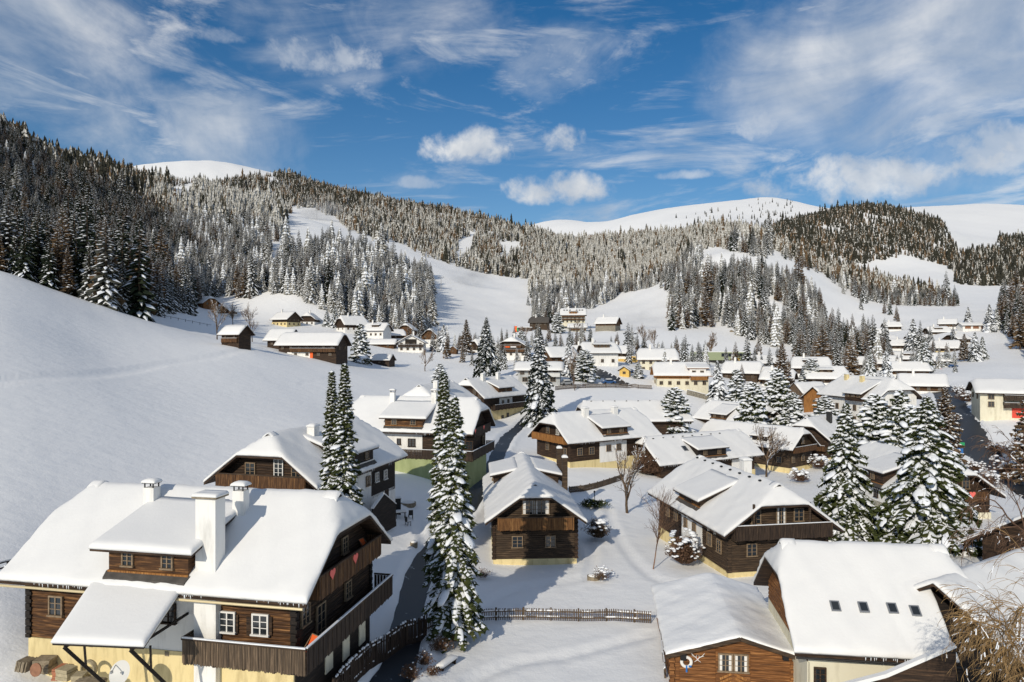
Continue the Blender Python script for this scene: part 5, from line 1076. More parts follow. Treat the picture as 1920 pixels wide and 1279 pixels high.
# ---------------------------------------------------------------- leafless trees
def bare_arrays(h,seed,spread=.5,trunk=.3,r0=None,depth=5,droop=0.0,kids=3,up=.25,snow=.6,crook=.15,minr=.012,sides=4,split=.55):
    R=random.Random(seed); br=MB(); tr=MB(); sn=MB()
    r0=r0 or h*.016
    def grow(p,d,L,r,lv):
        n=3; pts=[p]; q=p.copy(); dd=d.copy()
        for i in range(n):
            dd=(dd+Vector((R.uniform(-1,1),R.uniform(-1,1),R.uniform(-.6,.8)))*crook+Vector((0,0,-droop*(lv/depth)))).normalized(); q=q+dd*L/n; pts.append(q.copy())
        rr=[r*(1-.40*i/n) for i in range(n+1)]
        (tr if lv==0 else br).tube(pts,rr,6 if lv==0 else (sides if lv<3 else 3),0,cap=False)
        if snow and lv>0 and r>.006:
            for i in range(n):
                a,b=pts[i],pts[i+1]; hd=Vector((b.x-a.x,b.y-a.y,0)); 
                if hd.length>.35*(b-a).length and R.random()<snow:
                    w=max(rr[i]*1.1,.022); sv=Vector((-hd.y,hd.x,0)).normalized()*w; o=Vector((0,0,rr[i]*.6)); t=Vector((0,0,rr[i]*.6+w*1.3))
                    sn.add([a-sv+o,a+sv+o,b+sv+o,b-sv+o,a+t,b+t],[(0,4,5,3),(1,2,5,4),(0,1,4),(2,3,5)])
        if lv>=depth or r<minr*.5: return
        m=kids+ (1 if lv==0 else 0)
        for k in range(m):
            t=1.0 if k==0 else R.uniform(.35,1.0); i=min(int(t*n),n-1); b=pts[i].lerp(pts[i+1],t*n-i) if t<1 else pts[-1]
            ax=R.uniform(0,6.283); sp=spread*(.35 if k==0 else R.uniform(.7,1.25)); f=dd.orthogonal().normalized(); g=dd.cross(f); nd=(dd*math.cos(sp)+(f*math.cos(ax)+g*math.sin(ax))*math.sin(sp)+Vector((0,0,up*.4))).normalized()
            grow(b,nd,L*R.uniform(.58,.82)*(1 if lv else split*1.5),max(r*(.62 if k else .72),minr),lv+1)
    grow(Vector((0,0,-.3)),Vector((0,0,1)),h*trunk+.3,r0,0)
    return tr,br,sn
def bare_tree(name,label,p,h,seed,group='leafless trees',bark='bark',twig='twig',rz=0,cat='tree',**kw):
    tr,br,sn=bare_arrays(h,seed,**kw); zmax=max(v[2] for v in br.V); e=empty(name,p,rz,label,cat,group); e.scale=(h/zmax,)*3
    tr.ob('trunk',bark,e,smooth=True); br.ob('branches',twig,e)
    if sn.V: tag(sn.ob('branch_snow','snow_tree',e),kind='stuff')
    TREES.append((p.x,p.y)); return e
p=hit(1176,962); hh=(962-818)/F*p.y
bare_tree('maple_tree','snow-lined maple with forked trunk standing between the two log chalets',p,hh,51,depth=5,kids=3,trunk=.42,spread=.52,snow=.7,r0=.24)
p=hit(1224,1067); hh=(1067-915)/F*p.y
bare_tree('young_tree','thin young tree with a pale straight stem on the open lawn',p,hh,52,bark='bark_red',twig='twig_brown',depth=4,kids=4,trunk=.5,spread=.55,snow=0,r0=.075,minr=.012,up=.5)
p=hit(1437,868); p=at(1437,138); hh=(CZ-(790-CY)/F*p.y)-p.z
bare_tree('lime_tree','round-crowned bare tree with snow-dusted twigs before the carved balcony chalet',p,hh,53,depth=6,kids=3,trunk=.34,spread=.48,snow=.5,r0=.2,minr=.025)
p=at(1330,400); bare_tree('lime_tree','large bare tree in front of the green lift station',p,(CZ-(640-CY)/F*400)-p.z+6,54,depth=6,kids=3,trunk=.28,spread=.5,snow=.3,r0=.35,minr=.05)
p=at(1078,205); bare_tree('birch_tree','tall bare birch above the orange balcony chalet roof',p,13,55,depth=5,kids=3,trunk=.4,spread=.35,snow=.2,r0=.15,minr=.03)
for k,(px,yb,D,yt,lab) in enumerate(((797,694,262,652,'pair-stemmed bare tree on the snowy field'),(407,618,232,560,'bare tree left of the log granary'),(436,612,300,565,'bare bushy tree behind the log granary'),(473,612,255,566,'bare tree right of the log granary'),(1080,612,470,598,'thin bare tree beside the hotel'),(1208,640,380,606,'frosted bare tree by the chairlift pylon'),(1228,636,390,615,'smaller frosted bare tree by the chairlift pylon'),(985,640,400,610,'bare tree above the restaurant'))):
    p=at(px,D); hh=(CZ-(yt-CY)/F*D)-p.z; bare_tree('bare_tree',lab,p,max(4,hh),60+k,depth=5,kids=3,trunk=.3,spread=.42,snow=.35,r0=.16 if D<300 else .2,minr=.028 if D<300 else .045)
# birches at the right edge of the picture
p=at(1945,29.5); e=bare_tree('birch_tree','golden-twigged birch with long drooping twigs overhanging the cross wing roof',p,12.8,71,twig='twig_gold',depth=6,kids=4,trunk=.40,spread=.80,snow=.04,r0=.11,minr=.0035,droop=.34,crook=.22,up=.12,rz=2.2)
p=at(1990,52); bare_tree('birch_tree','brown birch with hanging catkin twigs behind the golden one',p,15.5,72,twig='twig_brown',depth=6,kids=3,trunk=.42,spread=.65,snow=.06,r0=.17,minr=.006,droop=.3,crook=.2,up=.2,rz=.6)
# creeper on H7 gable and bushes
def bush(name,label,p,w,h,seed,n=900,twig='twig_brown',snow=.5,capn=60,group='garden bushes',cat='bush'):
    R=random.Random(seed); e=empty(name,p,0,label,cat,group); t=MB()
    for i in range(n):
        a=R.uniform(0,6.283); el=math.acos(R.uniform(-.25,1)); rr=R.uniform(.55,1.0)*(1+.16*math.sin(3*a+seed)+.12*math.sin(5*el+2*a))*(1.18 if R.random()<.12 else 1); d=Vector((math.cos(a)*math.sin(el)*w,math.sin(a)*math.sin(el)*w,math.cos(el)*h*.55+h*.45))*1.0
        d=Vector((d.x*rr,d.y*rr,max(.05,d.z*(.7+.3*rr)))); o=Vector((d.x*.35,d.y*.35,d.z*.4)); s=Vector((R.uniform(-1,1),R.uniform(-1,1),R.uniform(-.4,1)))*.16*w
        wd=.014+.01*w; k=Vector((R.uniform(-1,1),R.uniform(-1,1),0)).normalized()*wd
        t.add([o-k,o+k,d+s],[(0,1,2)]); k2=Vector((k.y,-k.x,0))*2.6; t.add([d-k2-s*.4,d+k2,d+s],[(0,1,2)])
    t.ob('twigs',twig,e)
    q=MB(); I=ico()[0]
    for i in range(capn):
        a=R.uniform(0,6.283); el=math.acos(R.uniform(.45,1) if R.random()<.7 else R.uniform(0,.6)); lm=1+.16*math.sin(3*a+seed)+.12*math.sin(5*el+2*a); d=lm*Vector((math.cos(a)*math.sin(el)*w,math.sin(a)*math.sin(el)*w,math.cos(el)*h*.55+h*.45)); sz=R.uniform(.08,.27)*w*snow*(1.9 if el<.9 else 1.1)
        q.add([(d.x+v[0]*sz*(1+.4*R.random()),d.y+v[1]*sz*(1+.4*R.random()),d.z+v[2]*sz*.55) for v in I[0]],I[1])
    q.ob('snow_cap','snow_tree',e,smooth=True); return e
p=hit(1122,1012); bush('round_bush','dark bush heaped with snow clumps at the corner of the small dark chalet',p,1.45,2.3,81,900,'bark',.55,60)
p=hit(1283,1062); bush('round_bush','brown clipped bush with a white snow cap beside the plaster wall',p,1.65,2.9,82,1600,'twig_brown',.42,110)
p=hit(1128,1090); bush('low_shrub','low shrub poking through the snow beside a flat stone',p,.9,1.2,83,160,'twig',.45,26)
for k,(px,py,w,h) in enumerate(((826,1222,.8,.8),(796,1250,.6,.8),(770,1276,.7,.8),(812,1268,.5,.5))):
    p=hit(px,py); bush('low_shrub','snow-speckled dry shrub along the dark board fence',p,w,h*1.3,90+k,240,'twig_brown',.22,16,'shrubs along the board fence')
p=hit(905,1085); bush('low_shrub','dry shrub by the picket fence corner below the chalet',p,.8,1.0,95,160,'twig_brown',.2,14)
H=H7; R=random.Random(5); t=MB()
M=H.fm('L',0,0,.05)
for i in range(5200):
    a=R.uniform(-H.ww,H.ww); z=R.uniform(-.6,H.h(-H.wl,0)-H.under)
    if abs(a)>H.half(-H.wl,z): continue
    if math.sin(a*1.3+1)+math.sin(z*1.7)+R.uniform(-1,1)<-1.1: continue
    o=R.uniform(.02,.55); d=Vector((R.uniform(-.35,.35),-R.uniform(.0,.25),R.uniform(-.3,.35))); q=Vector((a,-o,z)); k=Vector((.022,0,.022))
    t.add([M@(q-k),M@(q+k),M@(q+d)],[(0,1,2)])
tag(t.ob('creeper','twig_brown',H.e),kind='stuff')
H=H7; p=H.world((-H.wl-1.6,-H.ww+1.6,0)); p.z=gz(p.x,p.y); bush('creeper_bush','brown leafless thicket at the foot of the creeper-grown gable',p,2.4,3.4,97,2200,'twig_brown',.12,40)
for k,(px,py,w,h,lab) in enumerate(((1500,905,1.8,2.2,'snow-covered shrub below the carved balcony chalet'),(1535,880,2.0,2.6,'tall snow-covered shrub beside the heart balcony chalet'),(1475,760,2,2.2,'snowy shrub among the pines'),(1300,830,1.5,1.6,'snowy shrub beside the round pine'),(1285,812,1.3,1.2,'low snowy shrub below the round pine'))):
    p=hit(px,py,90); bush('snowy_shrub',lab,p,w,h,100+k,500,'twig_brown',.5,70)
for k,(px,D,w,h) in enumerate(((1850,112,2.2,2.4),(1890,122,2.6,3),(1830,125,1.6,1.6),(1870,140,2,2.2),(1905,135,2.4,2.6),(1812,190,2.5,3),(1835,200,2.5,3.2),(1800,205,2.2,2.4),(1760,150,1.5,1.8),(1790,170,1.5,1.6))):
    p=at(px,D); bush('roadside_bush','frosty leafless bush on the snowy bank along the road',p,w,h,120+k,480,'twig_brown',.35,80,'bushes along the road')
# ---------------------------------------------------------------- forests
def inpoly(px,py,poly):
    px=np.asarray(px);py=np.asarray(py); ins=np.zeros(px.shape,bool); n=len(poly)
    for i in range(n):
        x0,y0=poly[i];x1,y1=poly[(i+1)%n]; c=((y0>py)!=(y1>py))&(px<(x1-x0)*(py-y0)/((y1-y0)+1e-9)+x0); ins^=c
    return ins
ZONES=[ # polygon of tree feet in bearing / elevation, distance range, spacing, weights (dark, mid, frosted, larch), height
('left',[(-420,100),(560,300),(575,395),(535,440),(500,470),(505,545),(460,560),(400,556),(345,592),(300,590),(262,592),(215,582),(100,545),(0,520),(-420,440)],222,1200,4.6,(.55,.20,.03,.22),16.5),
('spur',[(505,548),(560,560),(620,588),(690,612),(770,628),(806,622),(812,560),(800,520),(740,505),(690,490),(640,478),(598,470),(550,470),(510,500)],400,760,4.6,(.02,.24,.71,.03),16),
('ridge',[(250,250),(1045,400),(1045,440),(1022,600),(985,575),(940,545),(880,505),(822,488),(760,462),(700,446),(655,428),(625,405),(585,388),(480,385),(330,362),(300,330)],900,1950,5.0,(.50,.20,.05,.25),12.5),
('middle',[(985,412),(1460,410),(1452,452),(1330,472),(1300,500),(1255,545),(1190,545),(1130,568),(1085,585),(1040,612),(1000,600)],560,1450,4.3,(.05,.20,.62,.13),12.5),
('rightspur',[(1255,618),(1258,540),(1290,500),(1330,452),(1425,446),(1450,475),(1410,500),(1440,520),(1490,530),(1535,570),(1556,650),(1500,668),(1440,660),(1400,632),(1330,615)],440,830,5.8,(.05,.38,.39,.18),17),
('rightspur_back',[(1425,440),(1560,500),(1620,520),(1800,570),(1795,612),(1690,588),(1610,562),(1540,512),(1470,485)],700,1150,6.0,(.16,.3,.2,.34),13),
('darkhill',[(1440,450),(1500,365),(1620,355),(1750,390),(1790,470),(1795,505),(1690,500),(1600,505),(1480,490)],1300,2050,5.4,(.74,.06,.0,.20),14),
('farright',[(1780,455),(2100,430),(2100,570),(1870,575),(1800,560),(1785,500)],1150,2300,6.5,(.75,.12,.03,.1),15),
('grove',[(1488,640),(1540,612),(1600,628),(1655,650),(1668,690),(1630,708),(1570,712),(1520,704),(1492,690)],262,480,7.5,(.15,.45,.10,.30),14),
('eastwood',[(1878,580),(1990,560),(1990,690),(1925,668),(1895,640),(1872,612)],300,640,6.5,(.15,.25,.05,.55),17),
('meadowtrees',[(1560,520),(1640,560),(1720,590),(1700,620),(1640,600),(1570,575)],480,900,26,(.15,.3,.15,.4),13),
('village',[(640,600),(900,640),(1100,640),(1260,668),(1480,672),(1700,640),(1790,640),(1800,700),(1640,705),(1480,720),(1340,718),(1200,712),(1040,712),(900,690),(760,655)],236,470,12.5,(.10,.45,.15,.30),9),
('peak',[(1255,405),(1420,380),(1500,372),(1470,450),(1300,440)],2000,3400,15,(.9,.1,0,0),14),
]
CLEAR=[[(150,240),(300,270),(400,270),(480,290),(580,312),(650,336),(610,342),(520,328),(450,334),(385,348),(300,332),(205,305)],[(318,352),(362,345),(372,378),(330,388)],[(535,400),(590,392),(640,430),(700,470),(690,486),(600,455),(560,470),(520,470)],[(860,450),(890,440),(880,490),(850,500)],[(935,455),(975,450),(985,470),(940,480)],
 [(1600,500),(1690,478),(1780,500),(1782,545),(1700,530)],[(1880,555),(1990,535),(1990,560),(1900,580)],[(1308,470),(1340,462),(1400,478),(1480,500),(1560,545),(1600,560),(1640,578),(1560,570),(1480,520),(1400,505),(1320,520)],[(1785,420),(1880,430),(1875,470),(1790,470)],[(520,510),(560,470),(590,440),(600,455),(560,500)]]
def variants(level,n,nb):
    out=[]
    for kind,(nd,sn,dr) in enumerate((('needles_dark',.45,.6),('needles_mid',.95,.62),('needles_frost',.9,.62),('larch_twig',.55,.15))):
        for k in range(n):
            sd=400+level*50+kind*7+k
            if level==0: tr,cr=fluffy_arrays(20,3.3,sd,7,10,(.06,.40,.62,.20)[kind])
            elif kind==2 and k==0: tr,cr=fluffy_arrays(20,3.4,sd,13,14,.60)
            else: tr,cr=spruce_arrays(20,3.6 if kind<3 else 3.4,sd,level,snow=sn,droop=dr,nb=nb,base=.04 if kind<3 else .12,power=.72)
            m=MB(); m.V=cr.V+tr.V; b=len(cr.V); m.F=cr.F+[tuple(b+i for i in f) for f in tr.F]; m.I=cr.I+[2]*len(tr.F)
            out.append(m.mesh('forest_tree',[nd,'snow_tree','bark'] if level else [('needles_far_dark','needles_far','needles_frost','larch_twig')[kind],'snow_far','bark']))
    return out,n
NV=3
VN,_=variants(1,NV,130); VF,_=variants(0,NV,44)
rng=np.random.default_rng(5); ALLP=[]
# horizon per bearing, to leave out trees nobody could see
PXg,DDg=np.meshgrid(PXS,DS); PYg=CY-(HZ-CZ)/DDg*F; HOR=np.minimum.accumulate(PYg,0)
def horizon(px,D):
    i=np.clip(np.searchsorted(PXS,px),0,len(PXS)-1); j=np.clip(np.searchsorted(DS,D)-1,0,len(DS)-1); return HOR[j,i]
for nm,poly,d0,d1,sp,wt,ht in ZONES:
    d=d0
    while d<d1:
        s=sp*(1+max(0,(d-600))/2600); x0=(min(p[0] for p in poly)-CX)/F*d; x1=(max(p[0] for p in poly)-CX)/F*d
        xs=np.arange(x0,x1,s); xs=xs+rng.uniform(-.45,.45,len(xs))*s; ys=d+rng.uniform(-.5,.5,len(xs))*s
        z=gz_arr(xs,ys); px=CX+F*xs/ys; py=CY-(z-CZ)/ys*F
        jx=rng.normal(0,3,len(xs)); ok=inpoly(px+jx,py+rng.normal(0,2.5,len(xs)),poly)
        for c in CLEAR: ok&=~inpoly(px+jx,py+jx*.3,c)
        h=ht*np.exp(rng.normal(0,.27,len(xs)))*(1+.14*np.sin(xs*.05+ys*.031))
        if nm in ('middle','ridge','left','rightspur','darkhill','spur'):
            gap=np.sin(xs*.034+ys*.012+1)+np.sin(ys*.029-xs*.015+2.2)+.7*np.sin(xs*.081+ys*.067); ok&=~((gap>1.75)&(rng.random(len(xs))<.9)); ok&=rng.random(len(xs))>np.clip(gap*.12,0,.3)
        if nm=='village':
            for sx,sy,_ in ANCH: ok&=(np.hypot(xs-sx,ys-sy)>10)
            for q,hw in ROADS: ok&=polydist(xs,ys,q)>hw+3
        if nm=='left': h=np.where(ys<265,h*1.25,h)
        ok&=(py-h/ys*F)<horizon(px,ys)+2
        if nm=='peak': ok&=rng.random(len(xs))<np.clip((px-1250)/300,.1,1)*np.clip((py-370)/60,0,1)
        patch=np.sin(xs*.021+ys*.013)+np.sin(xs*.011-ys*.027+1.7)+.6*np.sin(xs*.06+ys*.05)
        for X,Y,Z,Hh,pt in zip(xs[ok],ys[ok],z[ok],h[ok],patch[ok]):
            w=list(wt); 
            if nm=='left' and CX+F*X/Y>285+40*pt: w=[.05,.22,.63,.10]
            if nm=='ridge' and Y<1380+60*pt: w=[.18,.34,.28,.20]
            if pt>.9: w[3]*=2.4
            elif pt<-.9: w[2]*=1.7
            t=rng.random()*sum(w); k=0
            while t>w[k] and k<3: t-=w[k]; k+=1
            if k==2 and nm=='left' and Y<430: k=1
            ALLP.append((X,Y,Z,Hh/20*(1.0 if k<3 else .95),k*NV+int(rng.integers(NV)),nm))
        d+=s
ALLP.sort(key=lambda a:a[1]/a[3])
QUOTA={'left':80,'spur':45,'rightspur':40,'grove':30,'eastwood':12,'village':110}; IND=[]; rest=[]
for a in ALLP:
    if QUOTA.get(a[5],0)>0: QUOTA[a[5]]-=1; IND.append(a)
    else: rest.append(a)
KD=('dark','snow-striped','white-frosted','brown')
WH={'left':'along the crest of the smooth snow slope','spur':'on the wooded spur above the farmhouse meadow','rightspur':'on the wooded spur behind the green lift station','grove':'in the snowy grove between barn and hamlet','eastwood':'in the brown wood beyond the road','village':'in the gardens of the upper village'}
for i,(X,Y,Z,s,v,nm) in enumerate(IND):
    k=v//NV; o=ob('larch_tree' if k==3 else 'spruce_tree',VN[v],None,(X,Y,Z-.3),(0,0,rng.uniform(0,6.28))); o.scale=(s*rng.uniform(.9,1.15),)*2+(s,)
    sz='tall ' if s>1.08 else ('small ' if s<.82 else ''); lab=sz+KD[k]+(' larch ' if k==3 else ' spruce ')+WH[nm]; tag(o,lab,'tree',lab)
def scatter(name,pts,meshes,label):
    cl=bpy.data.collections.new(name+'_kinds')
    for i,me in enumerate(meshes): cl.objects.link(bpy.data.objects.new('%s_kind_%02d'%(name,i),me))
    me=bpy.data.meshes.new(name); me.from_pydata([(a[0],a[1],a[2]-.3) for a in pts],[],[])
    for nm,tp,vals in (('sc','FLOAT',[a[3] for a in pts]),('rz','FLOAT',list(rng.uniform(0,6.28,len(pts)))),('vi','INT',[a[4] for a in pts])): me.attributes.new(nm,tp,'POINT').data.foreach_set('value',vals)
    o=ob(name,me); tag(o,label,'forest',kind='stuff')
    g=bpy.data.node_groups.new(name,'GeometryNodeTree'); g.interface.new_socket('Geometry',in_out='INPUT',socket_type='NodeSocketGeometry'); g.interface.new_socket('Geometry',in_out='OUTPUT',socket_type='NodeSocketGeometry')
    N=g.nodes.new; L=g.links.new; gi=N('NodeGroupInput'); go=N('NodeGroupOutput'); ip=N('GeometryNodeInstanceOnPoints'); ci=N('GeometryNodeCollectionInfo')
    ci.inputs['Collection'].default_value=cl; ci.inputs['Separate Children'].default_value=True; ci.inputs['Reset Children'].default_value=True
    def attr(nm,tp):
        a=N('GeometryNodeInputNamedAttribute'); a.data_type=tp; a.inputs['Name'].default_value=nm; return a.outputs[0]
    L(gi.outputs[0],ip.inputs['Points']); L(ci.outputs[0],ip.inputs['Instance']); ip.inputs['Pick Instance'].default_value=True; L(attr('vi','INT'),ip.inputs['Instance Index'])
    c=N('ShaderNodeCombineXYZ'); L(attr('rz','FLOAT'),c.inputs[2]); L(c.outputs[0],ip.inputs['Rotation']); L(attr('sc','FLOAT'),ip.inputs['Scale']); L(ip.outputs[0],go.inputs[0])
    md=o.modifiers.new('scatter','NODES'); md.node_group=g
near=[a for a in rest if a[1]<760]; far=[a for a in rest if a[1]>=760]
scatter('near_forest',near,VN,'snowy conifer wood covering the spurs behind the village'); scatter('far_forest',far,VF,'far conifer forest covering the ridges and hills')
print('trees',len(ALLP),len(near),len(far))
# ---------------------------------------------------------------- fences and garden things
def resample(pl,step):
    out=[];d=0
    for a,b in zip(pl[:-1],pl[1:]):
        L=math.hypot(b[0]-a[0],b[1]-a[1]); 
        while d<L: out.append((a[0]+(b[0]-a[0])*d/L,a[1]+(b[1]-a[1])*d/L,math.atan2(b[1]-a[1],b[0]-a[0]))); d+=step
        d-=L
    return out
def fence(name,label,pl,h,step,bw,m,rails=(.25,.75),post=2.2,pieces=True,cap=False,railm=None,snow=True,jit=.03,pickets=True,bt=.03,bottom=.05):
    p0=pl[0]; e=empty(name,(p0[0],p0[1],gz(*p0)),0,label,'fence'); o=Vector((p0[0],p0[1],gz(*p0))); R=random.Random(len(pl)*7+int(h*10))
    if pickets:
        mes=[]
        for k in range(4):
            b=MB(); hh=h+R.uniform(-jit,jit); b.add([(-bw/2,-bt/2,bottom),(bw/2,-bt/2,bottom),(bw/2,-bt/2,hh-bw*.5),(0,-bt/2,hh),(-bw/2,-bt/2,hh-bw*.5),(-bw/2,bt/2,bottom),(bw/2,bt/2,bottom),(bw/2,bt/2,hh-bw*.5),(0,bt/2,hh),(-bw/2,bt/2,hh-bw*.5)],[(0,1,2,3,4),(9,8,7,6,5),(0,5,6,1),(1,6,7,2),(2,7,8,3),(3,8,9,4),(4,9,5,0)]); mes.append(b)
        mm=[b.mesh('picket',m) for b in mes] if pieces else None; J=MB()
        for i,(x,y,a) in enumerate(resample(pl,step)):
            z=gz(x,y); q=Vector((x,y,z))-o; k=R.randrange(4)
            if pieces: ob('picket',mm[k],e,loc=q,rot=(R.uniform(-.04,.04),R.uniform(-.04,.04),a))
            else:
                M=Matrix.Translation(q)@Matrix.Rotation(a,4,'Z'); J.add([M@Vector(v) for v in mes[k].V],mes[k].F)
        if not pieces: tag(J.ob('pickets',m,e),kind='stuff')
    pp=resample(pl,.9)
    for rh in rails:
        b=MB(); s=MB()
        for (x0,y0,a),(x1,y1,_) in zip(pp[:-1],pp[1:]):
            n=Vector((-math.sin(a),math.cos(a),0))*.035; A=Vector((x0,y0,gz(x0,y0)+h*rh))-o+n; B=Vector((x1,y1,gz(x1,y1)+h*rh))-o+n; b.beam(A,B,.05,.10)
            if snow and R.random()<.8: s.beam(A+Vector((0,0,.085)),B+Vector((0,0,.085)),.07+.02*R.random(),.07+.03*R.random())
        b.ob('rail',railm or m,e)
        if s.V: tag(s.ob('rail_snow','snow_tree',e),kind='stuff')
    b=MB(); b.box(-.06,.06,-.06,.06,-.4,h*1.02); me=b.mesh('post',railm or m)
    for x,y,a in resample(pl,post): ob('post',me,e,loc=Vector((x+math.sin(a)*-.09,y+math.cos(a)*.09,gz(x,y)))-o,rot=(0,0,a))
    if cap:
        I=ico()[0]; s=MB()
        for i,(x,y,a) in enumerate(resample(pl,step*1.35)):
            if R.random()<.62:
                q=Vector((x,y,gz(x,y)+h+.02))-o; z=R.uniform(.05,.11); s.add([(q.x+v[0]*z*1.2,q.y+v[1]*z*1.2,q.z+v[2]*z) for v in I[0]],I[1])
        tag(s.ob('cap_snow','snow_tree',e,smooth=True),kind='stuff')
    return e
def px_line(l,dmin=18): return [tuple(hit(a,b,dmin)[:2]) for a,b in l]
fence('picket_fence','weathered picket fence with snow on its rails below the small dark chalet',px_line([(798,1187),(835,1177),(875,1168),(915,1164),(965,1163),(1030,1164),(1095,1166),(1150,1165),(1222,1170)]),1.0,.145,.075,'board_grey',rails=(.28,.74),jit=.03)
fence('board_fence','dark upright board fence with snow knobs beside the path',px_line([(628,1330),(668,1282),(712,1245),(760,1212),(800,1192)]),1.75,.13,.115,'board_dark',rails=(.2,.8),cap=True,jit=.10)
fence('rail_fence','three-rail dark fence beside the big yellow-based chalet',[tuple(at(px,D)[:2]) for px,D in ((-120,45),(-40,47.5),(40,50.5),(70,52))],1.25,1,.05,'log_black',rails=(.35,.65,.95),pickets=False,post=2.4)
fence('garden_fence','curved board fence behind the small dark chalet',px_line([(1068,925),(1095,922),(1120,916),(1145,908),(1168,900)],75),1.0,.17,.14,'board_grey',rails=(.3,.8),pieces=False)
fence('field_fence','long picket fence along the snowy field',px_line([(1042,732),(1090,728),(1140,727),(1180,728),(1222,730)],120),1.3,.3,.18,'board_grey',rails=(.3,.8),pieces=False,post=4)
fence('pasture_fence','line of low fence posts across the upper snow slope',px_line([(272,590),(320,598),(360,606),(400,614)],150),1.0,1,.05,'log_black',rails=(.8,),pickets=False,post=3.0,snow=False)
fence('rail_fence','dark rail fence in the shade behind the log chalet with full balcony',px_line([(1556,985),(1590,998),(1640,1012)],60),1.3,1,.05,'log_black',rails=(.3,.6,.95),pickets=False,post=2.2)
fence('rail_fence','snowy rail fence along the narrow strip behind the log hut',[tuple(at(px,D)[:2]) for px,D in ((1229,58),(1238,52),(1246,45))],1.0,1,.05,'board_grey',rails=(.4,.85),pickets=False,post=2.0)
# retaining wall
def stone_line(name,label,pl,h,th,m='stone_wall'):
    p0=pl[0]; o=Vector((p0[0],p0[1],gz(*p0))); e=empty(name,o,0,label,'wall'); b=MB(); s=MB(); pp=resample(pl,1.5)
    for (x0,y0,a),(x1,y1,_) in zip(pp[:-1],pp[1:]):
        A=Vector((x0,y0,gz(x0,y0)+h/2-.4))-o; B=Vector((x1,y1,gz(x1,y1)+h/2-.4))-o; b.beam(A,B,th,h+.8); s.beam(A+Vector((0,0,h/2+.5)),B+Vector((0,0,h/2+.5)),th+.1,.22)
    b.ob('masonry',m,e); s.ob('wall_snow','snow_roof',e)
stone_line('retaining_wall','stone retaining wall below the orange-gabled house',px_line([(1288,740),(1320,748),(1352,756),(1380,762)],150),1.5,.5)
# bench
p=hit(838,1250); e=empty('bench',p,math.radians(62)); tag(e,'bench buried under a thick loaf of snow on the lawn','bench')
b=MB(); b.box(-.9,.9,-.25,.25,.22,.30); b.ob('seat','log_dark',e); me=MB(); me.box(-.05,.05,-.22,.22,-.2,.22); mm=me.mesh('leg','log_dark')
for a in (-.75,.75): ob('leg',mm,e,loc=(a,0,0))
L=[-1,-.94,-.8,-.4,0,.4,.8,.94,1]; V,Fs=grid_solid([.93*k for k in L],[.29*k for k in L],lambda a,b_:(a,b_,.30+.26*math.sqrt(max(.03,1-.95*max(abs(a/.93)**5,abs(b_/.29)**3)))),lambda a,b_:(a,b_,.30)); ob('bench_snow',mesh_from('bench_snow',V,Fs,'snow_roof',smooth=True),e)
# round planters, stone
def planter(px,py,r,label,m='stone'):
    p=hit(px,py,30); e=empty('round_planter',p,0,label,'planter'); b=MB(); n=20
    b.add([(math.cos(6.2832*i/n)*r,math.sin(6.2832*i/n)*r,-.2) for i in range(n)]+[(math.cos(6.2832*i/n)*r*1.03,math.sin(6.2832*i/n)*r*1.03,.34) for i in range(n)]+[(math.cos(6.2832*i/n)*r*.86,math.sin(6.2832*i/n)*r*.86,.34) for i in range(n)],[(i,(i+1)%n,n+(i+1)%n,n+i) for i in range(n)]+[(n+i,n+(i+1)%n,2*n+(i+1)%n,2*n+i) for i in range(n)]); b.ob('rim',m,e,smooth=False)
    s=MB(); I=ico()[1]; s.add([(v[0]*r*.93,v[1]*r*.93,.30+max(v[2],-.1)*.22) for v in I[0]],I[1]); s.ob('planter_snow','snow_roof',e,smooth=True)
planter(765,947,.95,'round planter with snow in front of the green basement chalet'); planter(776,1023,.38,'small round planter near the path edge'); planter(1113,1086,.6,'low stone bowl beside a snowy shrub'); planter(786,888,.5,'small round tub below the green basement')
# garden furniture by H2
p=hit(751,972,50); e=empty('garden_table',p,.3); tag(e,'snow-topped garden table by the covered stair','table')
b=MB(); b.box(-.6,.6,-.4,.4,.68,.74); b.ob('table_top','metal_dark',e); lm=MB(); lm.box(-.03,.03,-.03,.03,-.2,.68); lm=lm.mesh('leg','metal_dark')
for x in (-.5,.5):
    for y in (-.32,.32): ob('leg',lm,e,loc=(x,y,0))
b=MB(); b.box(-.58,.58,-.38,.38,.74,.92); b.ob('table_snow','snow_roof',e)
for k,(px,py,a,lab) in enumerate(((738,985,.4,'dark garden chair with tall back left of the table'),(765,985,2.2,'dark garden chair turned sideways right of the table'),(770,972,3.4,'dark garden chair behind the table'))):
    q=hit(px,py,50); e=empty('garden_chair',q,a,lab,'chair'); b=MB(); b.box(-.25,.25,-.25,.25,.40,.45); b.ob('seat','metal_dark',e); b=MB(); b.box(-.25,.25,.21,.27,.45,1.0); b.ob('backrest','metal_dark',e); s=MB(); s.box(-.24,.24,-.24,.2,.45,.6); s.ob('seat_snow','snow_roof',e)
    cm=MB(); cm.box(-.025,.025,-.025,.025,-.2,.40); cm=cm.mesh('leg','metal_dark')
    for x in (-.22,.22):
        for y in (-.22,.22): ob('leg',cm,e,loc=(x,y,0))
p=hit(742,962,50); e=empty('bin_cabinet',p,.25,'tall black bin cabinet beside the covered stair','cabinet'); b=MB(); b.box(-.55,.55,-.45,.45,-.3,1.7); b.ob('body','plastic_black',e); b=MB(); b.box(-.6,.6,-.5,.5,1.7,1.76); b.ob('lid','metal_dark',e); b=MB(); b.box(-.58,.58,-.48,.48,1.76,1.82); b.ob('lid_snow','snow_roof',e)
